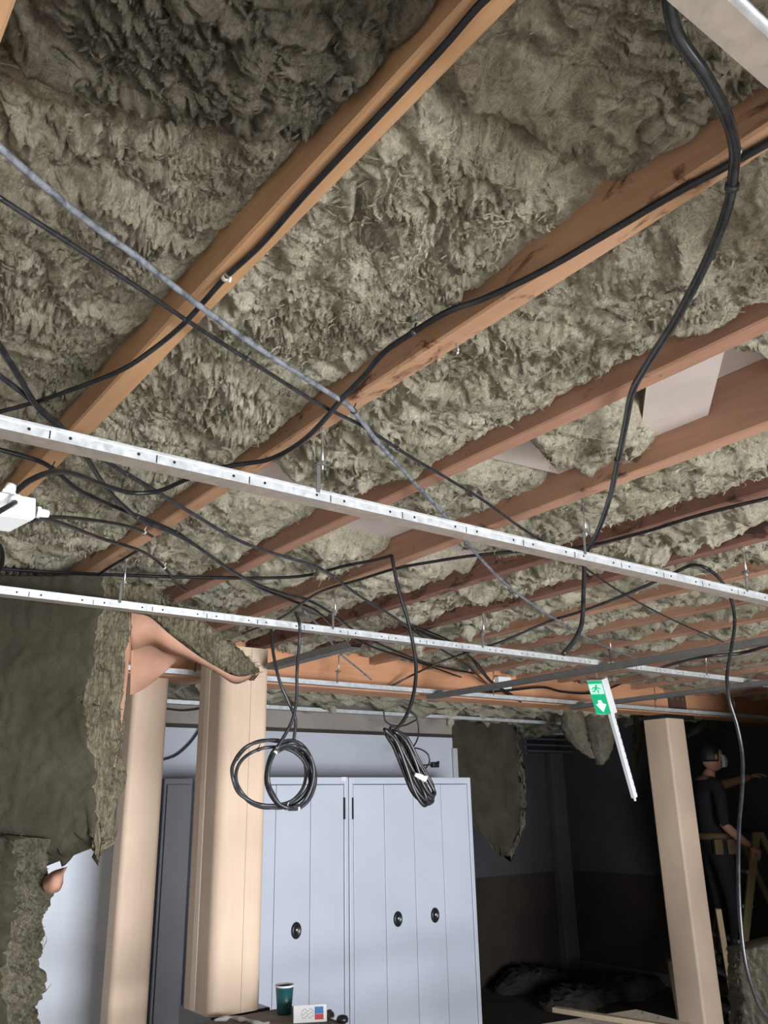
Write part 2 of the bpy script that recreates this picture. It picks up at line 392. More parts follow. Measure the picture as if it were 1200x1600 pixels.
def fluff(n, V, seed, parent, mat, L=(.012, .035), w=(.0006, .0018), down=(0, 0, -1), lift=.35, flow=.09, name='wool_fibre'):
    """matted tufts: n curly tapering ribbons lying on and lifting off a wool surface, one stuff mesh"""
    g = np.random.default_rng(seed+1000); k = 6
    R_ = V[g.integers(0, len(V), n)]; dn = np.array(down, float)
    if dn.ndim == 1: dn = np.tile(dn, (n, 1))
    a = np.stack([pnoise(R_/flow+seed), pnoise(R_/flow+seed+33), pnoise(R_/flow+seed+71)], 1)*2.2+g.normal(size=(n, 3))*.55
    a -= dn*(a*dn).sum(1)[:, None]; d = a/np.maximum(np.linalg.norm(a, axis=1), 1e-6)[:, None]
    d = d+dn*(g.random(n)*lift*1.6-.25*lift)[:, None]; d /= np.linalg.norm(d, axis=1)[:, None]
    ax = dn+g.normal(size=(n, 3))*.7; ax /= np.linalg.norm(ax, axis=1)[:, None]
    cur = g.normal(size=n)*.45; ln = g.uniform(*L, size=n)*(.5+g.random(n)); wd = g.uniform(*w, size=n)
    p = R_-dn*.002; rows = []
    for j in range(k):
        sd = np.cross(d, dn+.3*ax); sd /= np.maximum(np.linalg.norm(sd, axis=1), 1e-6)[:, None]
        ww = wd*(1-.8*abs(j/(k-1)-.35)); rows += [p-sd*ww[:, None], p+sd*ww[:, None]]
        p = p+d*(ln/k)[:, None]; c, s_ = np.cos(cur)[:, None], np.sin(cur)[:, None]
        d = d*c+np.cross(ax, d)*s_+ax*((ax*d).sum(1)[:, None])*(1-c); d = d-dn*.04; d /= np.linalg.norm(d, axis=1)[:, None]
    G = np.stack(rows, 1).reshape(-1, 3)                                # n, 2k, 3
    b0 = (np.arange(n)*2*k)[:, None]; q = np.array([(2*j, 2*j+1, 2*j+3, 2*j+2) for j in range(k-1)])
    Q = (b0[:, :, None]+q[None]).reshape(-1, 4)
    me = bpy.data.meshes.new(name); me.vertices.add(len(G)); me.vertices.foreach_set('co', G.astype(np.float32).ravel())
    me.loops.add(len(Q)*4); me.loops.foreach_set('vertex_index', Q.ravel().astype(np.int32)); me.polygons.add(len(Q)); me.polygons.foreach_set('loop_start', (np.arange(len(Q))*4).astype(np.int32))
    me.polygons.foreach_set('use_smooth', np.ones(len(Q), bool)); me.update(calc_edges=True); me.materials.append(mat)
    o = bpy.data.objects.new(name, me); COL.objects.link(o); o.parent = parent; return tag(o, kind='stuff')
BATT_N = 0
def batt(bay, y0, y1, label, zoff=.052, sag=.022, res=None, seed=None, amp=1.0, nw=None, x0=None, x1=None, slant=0.0, mat=None):
    """one piece of wool filling bay between joists bay and bay+1"""
    global BATT_N; BATT_N += 1; seed = seed if seed is not None else BATT_N
    xa = (JX[bay] if x0 is None else x0)-.0; xb = (JX[bay+1]-JW if x1 is None else x1)+.0
    dmin = max(.75, math.hypot(xa, max(0, min(y1, 1.0)))) if y0 < 1 else max(.75, math.hypot(xa, y0))
    du = (.0036 if res is None else res)*max(1.0, dmin)
    nu = max(14, int((xb-xa)/du)); us = np.linspace(0, 1, nu)
    vs = [y0]; 
    while vs[-1] < y1: vs.append(vs[-1]+max(.0042 if res is None else res, .0040*math.hypot(xa, vs[-1])))
    vs = np.array(vs); vs = y0+(vs-y0)*(y1-y0)/(vs[-1]-y0); nv = len(vs)
    U, Y = np.meshgrid(us, vs); X = xa+U*(xb-xa)
    X = X.ravel(); U = U.ravel(); Y0 = Y.ravel(); Y = Y0+slant*(U-.5)*np.minimum(1, np.minimum((Y0-y0), (y1-Y0))*0+1)
    P = np.stack([X, Y], 1); h = wool_height(P, seed, amp)
    edge = np.minimum(U, 1-U)*(xb-xa); ee = np.clip(edge/.05, 0, 1); ee = ee*(2-ee)
    ve = np.minimum(Y0-y0, y1-Y0); e2 = np.clip(ve/.06, 0, 1); e2 = e2*(2-e2)
    body = ee*e2
    Z = ZJ+zoff-sag*np.sin(np.pi*U)*e2-h*(.35+.65*body)+(1-e2)*.05+(1-ee)*.006
    # sideways curl so that lumps overhang a little; kept inside the bay except for loose tufts
    Q = np.stack([X, Y, np.full(len(X), seed*3.3)], 1)
    cx = .010*pnoise(Q/.05+2)+.005*pnoise(Q/.02+8); cy = .014*pnoise(Q/.05+12)+.006*pnoise(Q/.02+18)
    Xn = np.clip(X+cx*body, xa+.0005, xb-.0005); Yn = Y+cy*e2+.012*(1-e2)*pnoise(Q/.04+40)
    Z = np.minimum(Z, ZD-.003)
    V = np.stack([Xn, Yn, Z], 1)
    # skirt up to the deck at both ends
    r0 = V[:nu].copy(); r0[:, 2] = ZD-.002; r1 = V[-nu:].copy(); r1[:, 2] = ZD-.002
    G = np.concatenate([r0, V, r1]); 
    o = grid_mesh('insulation_batt', G, nu, nv+2, mat or WOOL)
    tag(o, label, 'insulation', 'mineral wool batts between the joists')
    if nw:
        ok = (edge > .035) & (np.minimum(Y0-y0, y1-Y0) > .02)
        sc = min(1.5, max(1.0, .75*dmin))
        fluff(int(nw*15), V[ok], seed, o, mat or WOOL, L=(.010*sc, .028*sc), w=(.0005*sc, .0030*sc), lift=.24)
    return o
# first bay: two pieces, the near one hanging lower over the far one
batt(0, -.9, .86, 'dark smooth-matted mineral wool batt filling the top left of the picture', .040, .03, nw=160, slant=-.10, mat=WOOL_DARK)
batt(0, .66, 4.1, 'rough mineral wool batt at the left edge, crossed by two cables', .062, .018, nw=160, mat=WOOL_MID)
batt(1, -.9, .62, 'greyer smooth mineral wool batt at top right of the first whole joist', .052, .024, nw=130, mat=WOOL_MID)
batt(1, .60, 4.1, 'long shaggy mineral wool batt between the first whole joist and the rust-stained joist', .054, .022, nw=280)
batt(2, -.9, 1.83, 'bulging mineral wool batt between the rust-stained joist and the plain joist, running to right edge', .050, .030, nw=300)
batt(2, 2.03, 4.1, 'mineral wool batt under the first long channel, right of the rust-stained joist', .055, .02, nw=80)
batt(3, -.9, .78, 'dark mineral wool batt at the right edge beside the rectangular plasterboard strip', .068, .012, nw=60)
batt(3, 1.06, 1.34, 'short mineral wool piece between the two exposed plasterboard strips', .040, .03, nw=50, slant=.14)
batt(3, 1.50, 2.02, 'yellowish mineral wool piece just above the long channel, below the second plasterboard strip', .056, .02, nw=60)
batt(3, 2.24, 4.1, 'mineral wool batt beyond the long channel, fourth gap between joists', .055, .02, nw=60)
batt(4, -.9, .88, 'mineral wool batt cut off at the right edge in the fifth gap between joists', .06, .02)
batt(4, .97, 2.02, 'mineral wool batt with a clean cut end near the right edge, under the plain joist', .052, .034, nw=80)
batt(4, 2.24, 4.1, 'mineral wool batt with pale plasterboard at its near end, fifth gap between joists', .055, .02)
for b in range(5, 18):
    batt(b, -.6 if b < 9 else .5, 4.1, 'mineral wool strip in the gap right of the %s joist from the left' % ORD[b], .050, .030 if b % 2 else .022, amp=1.0+.1*(b % 3), nw=45 if b < 9 else 25)
for b in range(1, 17, 2):
    batt(b, BY1+.02, 7.08 if JX[b] > 4.7 else 5.42, 'shadowed mineral wool behind the orange beam, in line with the %s joist from the left' % ORD[b], -.085, .03, amp=1.5, x0=JX[b]+.002, x1=JX[b+2]-JW-.002, res=.012)

# exposed plasterboard
def board(name, pts, th, label, mat=PLASTER):
    c = sum((Vector(p) for p in pts), Vector())/len(pts)
    n = (Vector(pts[1])-Vector(pts[0])).cross(Vector(pts[2])-Vector(pts[0])).normalized()
    if n.z < 0: n = -n
    mb = MB(); k = len(pts); vs = [Vector(p) for p in pts]+[Vector(p)+n*th for p in pts]
    mb.add(vs, [tuple(range(k))], 0); mb.add(vs[k:], [tuple(range(k))], 0)
    for i in range(k): mb.add([vs[i], vs[(i+1) % k], vs[k+(i+1) % k], vs[k+i]], [(0, 1, 2, 3)], 1)
    o = mb.build(name, [mat, PLEDGE]); return tag(o, label, 'plasterboard', 'exposed plasterboard strips')
zb = CH+.868
board('plasterboard_strip', [(1.372, .885, zb), (1.738, 1.19, zb), (1.738, .99, zb), (1.372, .695, zb)], .012, 'pale rectangular plasterboard strip exposed between two joists near the right edge')
board('plasterboard_strip', [(1.372, 1.50, zb+.004), (1.738, 1.465, zb+.004), (1.738, 1.285, zb+.004), (1.372, 1.37, zb+.004)], .012, 'slanting grey plasterboard strip exposed left of the thick hanging cable')
board('plasterboard_strip', [(.95, 1.80, zb+.02), (1.32, 1.80, zb+.02), (1.32, 2.06, zb+.02), (.95, 2.06, zb+.02)], .012, 'grey plasterboard strip behind the threaded hanger of the first long channel')
board('plasterboard_strip', [(1.372, 2.0, zb+.02), (1.738, 2.0, zb+.02), (1.738, 2.27, zb+.02), (1.372, 2.27, zb+.02)], .012, 'grey plasterboard strip just under the middle of the long channel')
board('plasterboard_strip', [(1.79, 2.0, zb+.02), (2.155, 2.0, zb+.02), (2.155, 2.27, zb+.02), (1.79, 2.27, zb+.02)], .012, 'grey plasterboard strip crossed by a thin black cable below the long channel')

# ------------------------------------------------------------------ transverse beam
mb = MB(); mb.box(1.2, 7.9, BY0, BY1, CH+.635, ZD-.001)
beam = mb.build('timber_beam', BEAMW, bevel=.006); tag(beam, 'wide orange timber beam crossing behind the third channel', 'beam')
for (xx, lab) in ((6.05, 'rusty steel joint plate bolted on the orange beam above the right column'),):
    e = empty('joint_plate', (xx, BY0-.012, CH+.7), lab, 'bracket')
    p1 = MB().box(xx-.10, xx+.13, BY0-.012, BY0-.002, CH+.64, CH+.79).build('plate', mat_plain('rust_plate', (.10, .05, .04), .7, .2, .3, 30))
    p2 = MB()
    for dx in (-.06, .02, .09):
        for dz in (.67, .755): p2.lathe([(0, .0), (.009, 0), (.009, .008), (0, .008)], 6, mat=Matrix.Translation((xx+dx, BY0-.012, CH+dz)) @ Matrix.Rotation(math.pi/2, 4, 'X'), smooth=False)
    p2 = p2.build('bolt_heads', STEEL); tag(p2, kind='stuff'); adopt(e, p1, p2)
e = MB().box(4.02, 4.14, BY0-.06, BY0-.002, CH+.70, CH+.79).build('junction_box', WHITEP, bevel=.006); tag(e, 'small pale grey box fixed to the orange beam above the third channel', 'box')

# ------------------------------------------------------------------ ceiling channels
def channel_mesh(x0, x1, y0, z0, w=.045, h=.025, axis='x', t=.0014):
    # open trough: near flange with a folded lip, flat bottom, far flange
    prof = [(y0, z0), (y0+w, z0), (y0+w, z0+h), (y0+w-.006, z0+h), (y0+w-.006, z0+h-t), (y0+w-t, z0+h-t), (y0+w-t, z0+t),
            (y0+t, z0+t), (y0+t, z0+h-t), (y0+.006, z0+h-t), (y0+.006, z0+h), (y0, z0+h)]
    mb = MB(); mb.prism(prof, x0, x1, axis, 0)
    for f in range(len(mb.f)): pass
    mb.m[0] = 1
    return mb
def channel(x0, x1, y0, label, holes_to=None, w=.045):
    z0 = CH+.625; e = empty('ceiling_channel', (x0, y0, z0), label, 'ceiling channel', 'primary ceiling channels')
    b = channel_mesh(x0, x1, y0, z0, w).build('trough', [GALV, GALVB])
    lip = MB().box(x0, x1, y0-.0022, y0, z0+.0185, z0+.0215).build('fold_line', GALV)
    obs = [b, lip]
    if holes_to:
        hm = MB(); x = x0+.02; k = 0
        while x < holes_to:
            for dx, s in ((0, 1), (.036, 0), (.072, 1)):
                zc = z0+.0105
                if s:
                    hm.lathe([(0, 0), (.0032, 0), (.0032, .0007), (0, .0007)], 8, mat=Matrix.Translation((x+dx, y0+.0002, zc)) @ Matrix.Rotation(math.pi/2, 4, 'X'), smooth=False)
                else: hm.box(x+dx-.0012, x+dx+.0012, y0-.0006, y0+.0001, z0+.001, z0+.017)
            x += .2
        hh = hm.build('punched_holes', DARKH); tag(hh, kind='stuff'); obs.append(hh)
    return adopt(e, *obs)
CY = [.238, 1.450, 2.690, 3.955, 5.150]
channel(-.6, 5.5, CY[0], 'galvanised ceiling channel cutting across the top right corner', 2.0, .030)
channel(-.5, 7.6, CY[1], 'long perforated galvanised channel crossing mid-picture from the white junction box', 5)
channel(-.4, 4.95, CY[2], 'perforated galvanised channel passing over the hanging insulation sheet', 4.9)
channel(1.0, 7.9, CY[3], 'third galvanised channel, just in front of the orange beam', None)
channel(.8, 6.6, CY[4], 'farthest galvanised channel, above the grey cabinets', None)
# joined second length of the second row beyond the break
channel(4.97, 7.8, CY[2]+.02, 'second length of galvanised channel right of the green exit sign', 7)
def cross_channel(x, y0, y1, label):
    z0 = CH+.598; e = empty('cross_channel', (x, y0, z0), label, 'ceiling channel', 'cross channels under the main channels')
    mb = MB(); mb.prism([(x, z0), (x+.05, z0), (x+.065, z0+.025), (x+.0635, z0+.025), (x+.049, z0+.0015), (x+.001, z0+.0015), (x-.0135, z0+.025), (x-.015, z0+.025)], y0, y1, 'y', 0)
    b = mb.build('trough', [DARKST]); return adopt(e, b)
cross_channel(3.36, 1.3, 4.02, 'dull dark cross channel running from the right edge to the third channel')
cross_channel(4.65, 1.9, 4.02, 'farther dull cross channel under the exit sign arm, against the third channel')
cross_channel(1.93, 2.78, 3.46, 'short dark cross channel above the front wood-effect column')

# hangers: threaded rod, nut, strap hooked on the channel
def hanger(x, y, label):
    e = empty('ceiling_hanger', (x, y, ZJ), label, 'hanger', 'threaded channel hangers')
    ztop = ZJ+.002; zc = CH+.66
    rod = MB().tube([(x+.006, y-.004, ztop), (x+.006, y-.004, zc+.035)], .0032, 8).build('threaded_rod', STEEL)
    nut = MB().lathe([(0, 0), (.0085, 0), (.0085, .009), (0, .009)], 6, mat=Matrix.Translation((x+.006, y-.004, zc+.046)), smooth=False).build('nut', STEEL)
    nut2 = MB().lathe([(0, 0), (.007, 0), (.007, .007), (0, .007)], 6, mat=Matrix.Translation((x+.006, y-.004, ztop-.012)), smooth=False).build('nut', STEEL)
    st = MB(); st.prism([(y-.0035, CH+.641), (y-.0015, CH+.641), (y-.0015, zc+.042), (y+.004, zc+.05), (y+.003, zc+.052), (y-.0035, zc+.044)], x-.008, x+.001, 'x')
    st.box(x-.013, x+.017, y-.012, y+.006, zc+.044, zc+.0465)
    return adopt(e, rod, nut, nut2, st.build('strap', DARKST))
for k, x in enumerate((.925, 1.80, 2.612, 3.45)):
    hanger(x, CY[1]-.001, 'threaded rod hanger, %s from the left on the long middle channel' % ORD[k])
for k, x in enumerate((.945, 1.787, 2.578, 3.452)):
    hanger(x, CY[2]-.001, 'threaded rod hanger, %s from the left on the second channel' % ORD[k])
for k, x in enumerate((4.28, 5.11)):
    hanger(x, CY[2]+.019 if x > 4.97 else CY[2]-.001, 'threaded rod hanger %s the green exit sign on the second channel' % ('left of' if k == 0 else 'right of'))
for k, x in enumerate((1.80, 2.655, 3.86, 5.55, 6.62)):
    hanger(x, CY[3]-.001, 'threaded rod hanger, %s from the left on the channel before the orange beam' % ORD[k])

# ------------------------------------------------------------------ cables
def zfit(px, py, z):
    v = PZ(px, py, z); return v if v.y < 4.085 else PY(px, py, 4.085)      # stay on the near side of the beam
def place(pts, z=.775):
    out = []; mode = ('z', z)
    for p in pts:
        if isinstance(p[0], str): mode = (p[0], p[1]); continue
        if mode[0] == 'y' and mode[1] is None: mode = ('y', out[-1].y)
        out.append(zfit(p[0], p[1], p[2] if len(p) > 2 else mode[1]) if mode[0] == 'z' else PY(p[0], p[1], mode[1]+(p[2] if len(p) > 2 else 0)))
    return out
def cable(label, pts, r, mat=None, ties=(), tie_mat=None, z=.775, sub=7, group='loose cables under the joists', n=8):
    P = place(pts, z) if not isinstance(pts[0], Vector) else pts
    S = spline(P, sub); mat = mat or BLK
    o = MB().tube(S, r, n).build('cable', mat, loc=S[len(S)//2]); tag(o, label, 'cable', group)
    for i in ties:
        k = min(len(S)-2, int(i*(len(S)-1))); d = (S[k+1]-S[k-1]).normalized()
        t = MB().tube([S[k]-d*.004, S[k]+d*.004], r*1.28, 10)
        t.tube([S[k]+Vector((0, 0, r)), S[k]+Vector((.004, -.003, r+.012))], .0016, 5)
        t.build('cable_tie', tie_mat or BLK2, o).matrix_parent_inverse = Matrix.Translation(o.location).inverted()
    return o
cable('black cable clipped down the middle of the first whole joist',
      [(768, -10, .788), (745, 12, .788), (690, 76, .788), (600, 172, .788), (480, 300, .788), (405, 385, .788), (352, 434, .788), (318, 472, .78), (285, 508, .77), (240, 545, .765), (190, 578), (120, 606), (50, 630), (-10, 646)], .0046, ties=(.47,), tie_mat=TAPE)
cable('dusty pale grey cable from the left edge running across to the second channel',
      [(-10, 222), (60, 283), (135, 344), (205, 395), (300, 469), (400, 541), (500, 605), (541, 631), (554, 644), (590, 690), (640, 746), (690, 800), (735, 855), (790, 912), (850, 957), (882, 975), (920, 998), (965, 1018), (1000, 1030)], .0052, GREYC, ties=(.44, .83), z=.765)
cable('thin dark grey cable running just below and parallel to the dusty pale cable',
      [(-10, 303), (70, 355), (140, 400), (220, 452), (300, 506), (400, 570), (500, 632), (570, 668), (640, 713), (700, 748), (760, 785), (815, 825), (900, 878), (970, 925), (1050, 968), (1130, 1003)], .0040, SILC, ties=(.33, .52), z=.772)
cable('thick black cable looping down the right side from the top right corner',
      [(1046, -20, .77), (1047, 15, .765), (1060, 58, .76), (1100, 115, .75), (1132, 175, .75), (1147, 225, .765), (1147, 262, .765), (1138, 320, .75), (1110, 395, .74), (1060, 492, .74), (1012, 568, .755), (988, 612, .77), (978, 660, .765), (966, 718, .76), (952, 780, .755), (932, 835, .745), (915, 868, .72), ('y', 1.66), (912, 915), (911, 950), (908, 978), (896, 1003), (880, 1022)], .0074, SILC, ties=(.31, .62), sub=8)
cable('black cable following the rust-stained joist, then drooping left to the junction box',
      [(1215, 215, .787), (1165, 243, .787), (1140, 257, .787), (1050, 305, .787), (950, 364, .787), (850, 422, .787), (760, 465, .787), (700, 487, .785), (640, 523, .78), (600, 551, .775), (568, 588, .77), (535, 622, .765), (505, 658, .76), (470, 691, .755), (420, 718, .75), (365, 727, .75), (320, 737, .745), (285, 752, .74), (245, 768, .73), (205, 770, .72), (160, 757, .70), (120, 742, .66), (85, 737, .62), (48, 750, .57), (20, 772, .52)], .0056, ties=(.33,), sub=8)
cable('thick black cable from the left edge passing behind the long channel into the hanging bundle',
      [(-10, 525), (30, 590), (62, 640), (98, 672), (135, 715), (162, 757), (190, 788), (225, 815), (262, 829), (305, 852), (350, 884), (400, 912), (440, 926), (480, 937), (520, 960), (560, 990), (620, 1018), (680, 1040), (740, 1052)], .0062, SILC, ties=(.38,), z=.765)
cable('black cable from the left edge crossing under the thick one and sagging to the right',
      [(-10, 580), (45, 622), (82, 655), (108, 676), (165, 720), (240, 765), (300, 802), (370, 843), (420, 862), (500, 888), (560, 930), (612, 962), (645, 985), (690, 1015), (730, 1040), (760, 1068)], .0055, BLK2, z=.77, ties=(.3, .62))
cable('black cable from the left edge under the long channel joining the bundle',
      [(-10, 700, .745), (60, 720, .75), (88, 737, .755), (122, 765, .76), (180, 792), (240, 816), (275, 832), (320, 862), (370, 897), (410, 920), (450, 936), (490, 952), (530, 985), (585, 1012), (640, 1030), (720, 1058)], .0056, ties=(.12, .4))
cable('thin black cable leaving the junction box and ending near the second channel',
      [(52, 806, .52), (75, 812, .56), (110, 823, .63), (160, 842, .70), (213, 858, .74), (240, 872), (262, 893), (275, 912), (290, 922)], .0052, BLK, ties=(.72,), tie_mat=TAPE)
cable('short black cable leaving the junction box just above the thin one',
      [(45, 815, .50), (80, 808, .60), (120, 810, .67), (180, 818, .73), (215, 827, .76), (238, 838, .78)], .0046, BLK, ties=(.9,), tie_mat=TAPE)
cable('long black cable strung nearly level from left edge to the hank cable joist',
      [(-10, 888), (100, 895), (200, 899), (300, 902), (420, 903), (480, 899), (540, 884), (585, 875), (612, 868)], .0060, BLK, z=.785)
cable('black cable rising from the second channel along the dark joist to right edge',
      [(380, 990, .74), (440, 965, .75), (500, 925), (565, 905), (620, 888), (680, 877), (740, 868), (820, 861), (900, 856), (1000, 833), (1100, 803), (1210, 776)], .0055, BLK, z=.768)
cable('black cable slung from the left of the second channel up to a cable tie',
      [(120, 922, .76), (165, 890, .77), (195, 872, .78), (215, 860, .785)], .0048)
cable('black cable sagging across right-hand joists, then hanging down past the person',
      [(600, 1078, .72), (650, 1052, .74), (700, 1030, .755), (780, 1004), (860, 970), (900, 958), (955, 938), (1010, 915), (1050, 897), (1078, 884, .785), (1100, 886, .76), ('y', None), (1122, 902), (1140, 930), (1148, 968), (1143, 1012), (1136, 1058), (1140, 1095), (1152, 1135), (1160, 1180), (1160, 1230), (1155, 1290), (1154, 1370), (1157, 1440), (1166, 1510), (1186, 1570), (1207, 1597), (1240, 1660), (1262, 1740), (1275, 1830), (1300, 1895), (1345, 1928), (1400, 1940)], .0062, SILC, sub=8, z=.77)
for k, (dx, dy, q) in enumerate(((0, 0, 'upper'), (6, 7, 'middle'), (14, 12, 'lower'))):
    cable('%s black cable of three fanning out left of the exit sign' % q,
          [(640+dx, 975+dy, .77), (700+dx, 1000+dy, .77), (730+dx, 1022+dy, .77), (752+dx, 1050+dy, .74), (775+dx, 1070+dy, .71), (800+dx, 1085+dy, .68)], .0055, BLK, group='three cables fanning out left of the exit sign')
cable('black cable winding along the orange beam behind the dull cross channels', [('y', 4.05), (760, 1082), (800, 1078), (850, 1074), (880, 1081), (930, 1082), (985, 1062), (1040, 1040)], .008, BLK)
cable('black cable sagging under the dull cross channel to the right edge', [(1020, 1048, .70), (1060, 1035, .69), (1110, 1025, .68), (1160, 1020, .69), (1210, 1005, .70)], .008, BLK)
cable('thin pale cable hanging over the third channel left of centre', [(475, 955, .77), (505, 985, .76), (530, 1020, .74), (560, 1045, .70), (580, 1062, .66)], .005, GREYC)
cable('thin black cable lying along the wall above the grey cabinets', [('y', 5.40), (255, 1107), (290, 1110), (330, 1104)], .006, BLK)
cable('thin black cable curving down the grey wall between the two left columns', [('y', 5.41), (252, 1188), (275, 1180), (295, 1163), (310, 1143), (318, 1125)], .007, BLK2)
cable('thin black cable drooping under the farthest channel above the cabinets', [('y', 5.145), (599, 1107), (600, 1115), (602, 1126), (612, 1133), (630, 1134), (650, 1125)], .006, BLK2)
cable('thin black cable loop with a plug hanging over the grey wall right of the hank',
      [('y', 5.1), (628, 1103), (640, 1110), (651, 1122), (654, 1145), (650, 1160), (640, 1172), (632, 1178), (642, 1170), (655, 1170), (668, 1178), (671, 1190), (664, 1201), (654, 1204), (650, 1200), (660, 1196), (676, 1195)], .006, BLK2)
pl = MB(); q = PY(678, 1195, 5.1); pl.box(q.x-.03, q.x+.03, q.y-.03, q.y+.01, q.z-.02, q.z+.02).tube([q, q+Vector((.05, 0, .02))], .012, 8)
tag(pl.build('plug', BLACKP, bevel=.005), 'small black plug hanging in front of the grey wall above the cabinets', 'plug')

# the two coils, the hank
def coil(label, drop, cx, cy, rx, ry, turns, y, r, start, mat, ties, seed, tail=None):
    rr = random.Random(seed); P = [PY(a, b, y+c) for a, b, c in drop]
    n = int(turns*16); ph = rr.uniform(0, 6)
    for i in range(n+1):
        t = start+2*math.pi*i/16; w = 1+.05*math.sin(t*.37+ph)+.03*rr.uniform(-1, 1)
        P.append(PY(cx+rx*w*math.cos(t)+3*math.sin(i*.21+ph), cy+ry*w*math.sin(t)+3*math.cos(i*.17+ph), y+.012*math.sin(i*.5)+.004*(i % 5)))
    return cable(label, P, r, mat, ties, TAPE if seed == 2 else BLK2, sub=4, group='cable coils hanging from the second channel')
coil('wide black cable coil hanging before the floating column, left of two coils',
     [(424, 985, .12), (427, 1020, .05), (437, 1065, .0), (452, 1100, .0), (462, 1125, 0)], 424, 1211, 59, 50, 3.2, 2.62, .0058, -1.0, BLK2, (.30, .62), 1)
coil('narrow black cable coil with taped ends overlapping the wide coil, the right of two coils',
     [(462, 958, .02), (468, 975, -.02), (468, 1000, 0), (464, 1050, 0), (463, 1095, 0), (455, 1130, 0)], 454, 1212, 37, 51, 3.3, 2.59, .0062, -2.2, BLK2, (.26, .55, .93), 2)
K = [PZ(612, 868, .785)]; yk = K[0].y
K += [PY(a, b, yk) for a, b in ((616, 890), (625, 930), (636, 965), (645, 1005), (650, 1045), (646, 1085), (634, 1120), (618, 1140), (608, 1143))]
rr = random.Random(5)
tops = [(601, 1140), (610, 1137), (604, 1146), (616, 1143), (606, 1141), (612, 1146)]; bots = [(662, 1258), (672, 1248), (668, 1256), (674, 1243), (664, 1250), (671, 1254)]
for k in range(6):
    t_, b_ = tops[k], bots[k]; s = rr.uniform(-6, 6); yo = yk+.012*(k % 3)-.01
    mids = [(.18, s+5), (.5, s+rr.uniform(-3, 3)), (.82, s-4)]
    seq = [(t_[0]+(b_[0]-t_[0])*f+o, t_[1]+(b_[1]-t_[1])*f-o*.5) for f, o in mids]
    K += [PY(*t_, yo)]+[PY(*q, yo) for q in seq]+[PY(*b_, yo)]
    s2 = s+rr.uniform(7, 11); seq = [(t_[0]+(b_[0]-t_[0])*f+s2*.8, t_[1]+(b_[1]-t_[1])*f-s2*.3) for f in (.85, .5, .15)]
    K += [PY(b_[0]+5, b_[1]-4, yo+.008)]+[PY(*q, yo+.012) for q in seq]
hk = cable('black cable dropping from a joist into a long tied hank in front of the cabinets', K, .0062, BLK, (), None, sub=5)
tp = PY(655, 1215, yk-.012); c0 = PY(632, 1213, yk); 
t1 = MB().tube([PY(648, 1210, yk-.018), PY(656, 1213, yk-.02), PY(663, 1217, yk-.018), PY(667, 1213, yk-.018)], [.006, .009, .010, .005], 8)
t1 = t1.build('tape_tie', TAPE, hk); t1.matrix_parent_inverse = Matrix.Translation(hk.location).inverted()

# junction box
jb = Vector((.30, 1.42, CH+.462)); e = empty('junction_box', jb, 'white plastic junction box with cable glands hanging at the left edge', 'junction box')
A = [PY(-45, 762, 1.40), PY(56, 780, 1.40), PY(55, 812, 1.40), PY(-45, 799, 1.40)]
dv = Vector((-.02, .075, -.006))
mb = MB(); vs = A+[p+dv for p in A]; mb.add(vs, [(0, 1, 2, 3), (7, 6, 5, 4), (0, 4, 5, 1), (1, 5, 6, 2), (2, 6, 7, 3), (3, 7, 4, 0)])
body = mb.build('box_body', WHITEP, bevel=.004)
n0 = (A[1]-A[0]).cross(A[3]-A[0]).normalized(); n0 = n0 if n0.y < 0 else -n0
ld = MB(); c = sum(A, Vector())/4; vs = [c+(p-c)*.97+n0*.001 for p in A]; vs2 = [p+n0*.006 for p in vs]
ld.add(vs+vs2, [(4, 5, 6, 7), (0, 1, 5, 4), (1, 2, 6, 5), (2, 3, 7, 6), (3, 0, 4, 7)])
lid = ld.build('lid', WHITEP, bevel=.002)
def gland(p, d, r):
    d = d.normalized(); g = MB(); g.tube([p, p+d*.006], r*1.25, 6, smooth=False); g.tube([p+d*.006, p+d*.02], [r, r*.8], 14); return g.build('cable_gland', WHITEP)
g1 = gland(PY(22, 786, 1.395), n0, .012); g2 = gland(PY(57, 800, 1.42), A[1]-A[0], .008); g3 = gland(PY(12, 774, 1.41)+Vector((0, 0, .0)), Vector((.2, 0, 1)), .010)
adopt(e, body, lid, g1, g2, g3)
cable('black cable entering the front gland of the white junction box from the left edge', [PY(24, 785, 1.37), PY(8, 794, 1.34), PY(-25, 812, 1.30)], .0045, BLK)
cable('black cable bending round the left edge below the junction box', [('z', .74), (-8, 845), (2, 858), (3, 880), (-3, 893)], .007, BLK)
for k, (a, b, s) in enumerate((((712, 536), (716, 548), 'hanging under the rust-stained joist'), ((352, 428), (360, 434), 'holding the cable on the first whole joist'), ((1146, 238), (1158, 232), 'at the crossing of the thick cable and the rust-stained joist'))):
    p, q = PZ(a[0], a[1], .788), PZ(b[0], b[1], .775)
    o = MB().tube([p, (p+q)/2+Vector((.003, 0, -.004)), q], .0022, 6).tube([q, q+Vector((0, .004, -.006))], .0028, 6).build('cable_clip', STEEL if k != 1 else TAPE)
    tag(o, 'small cable clip '+s, 'clip', 'cable clips')
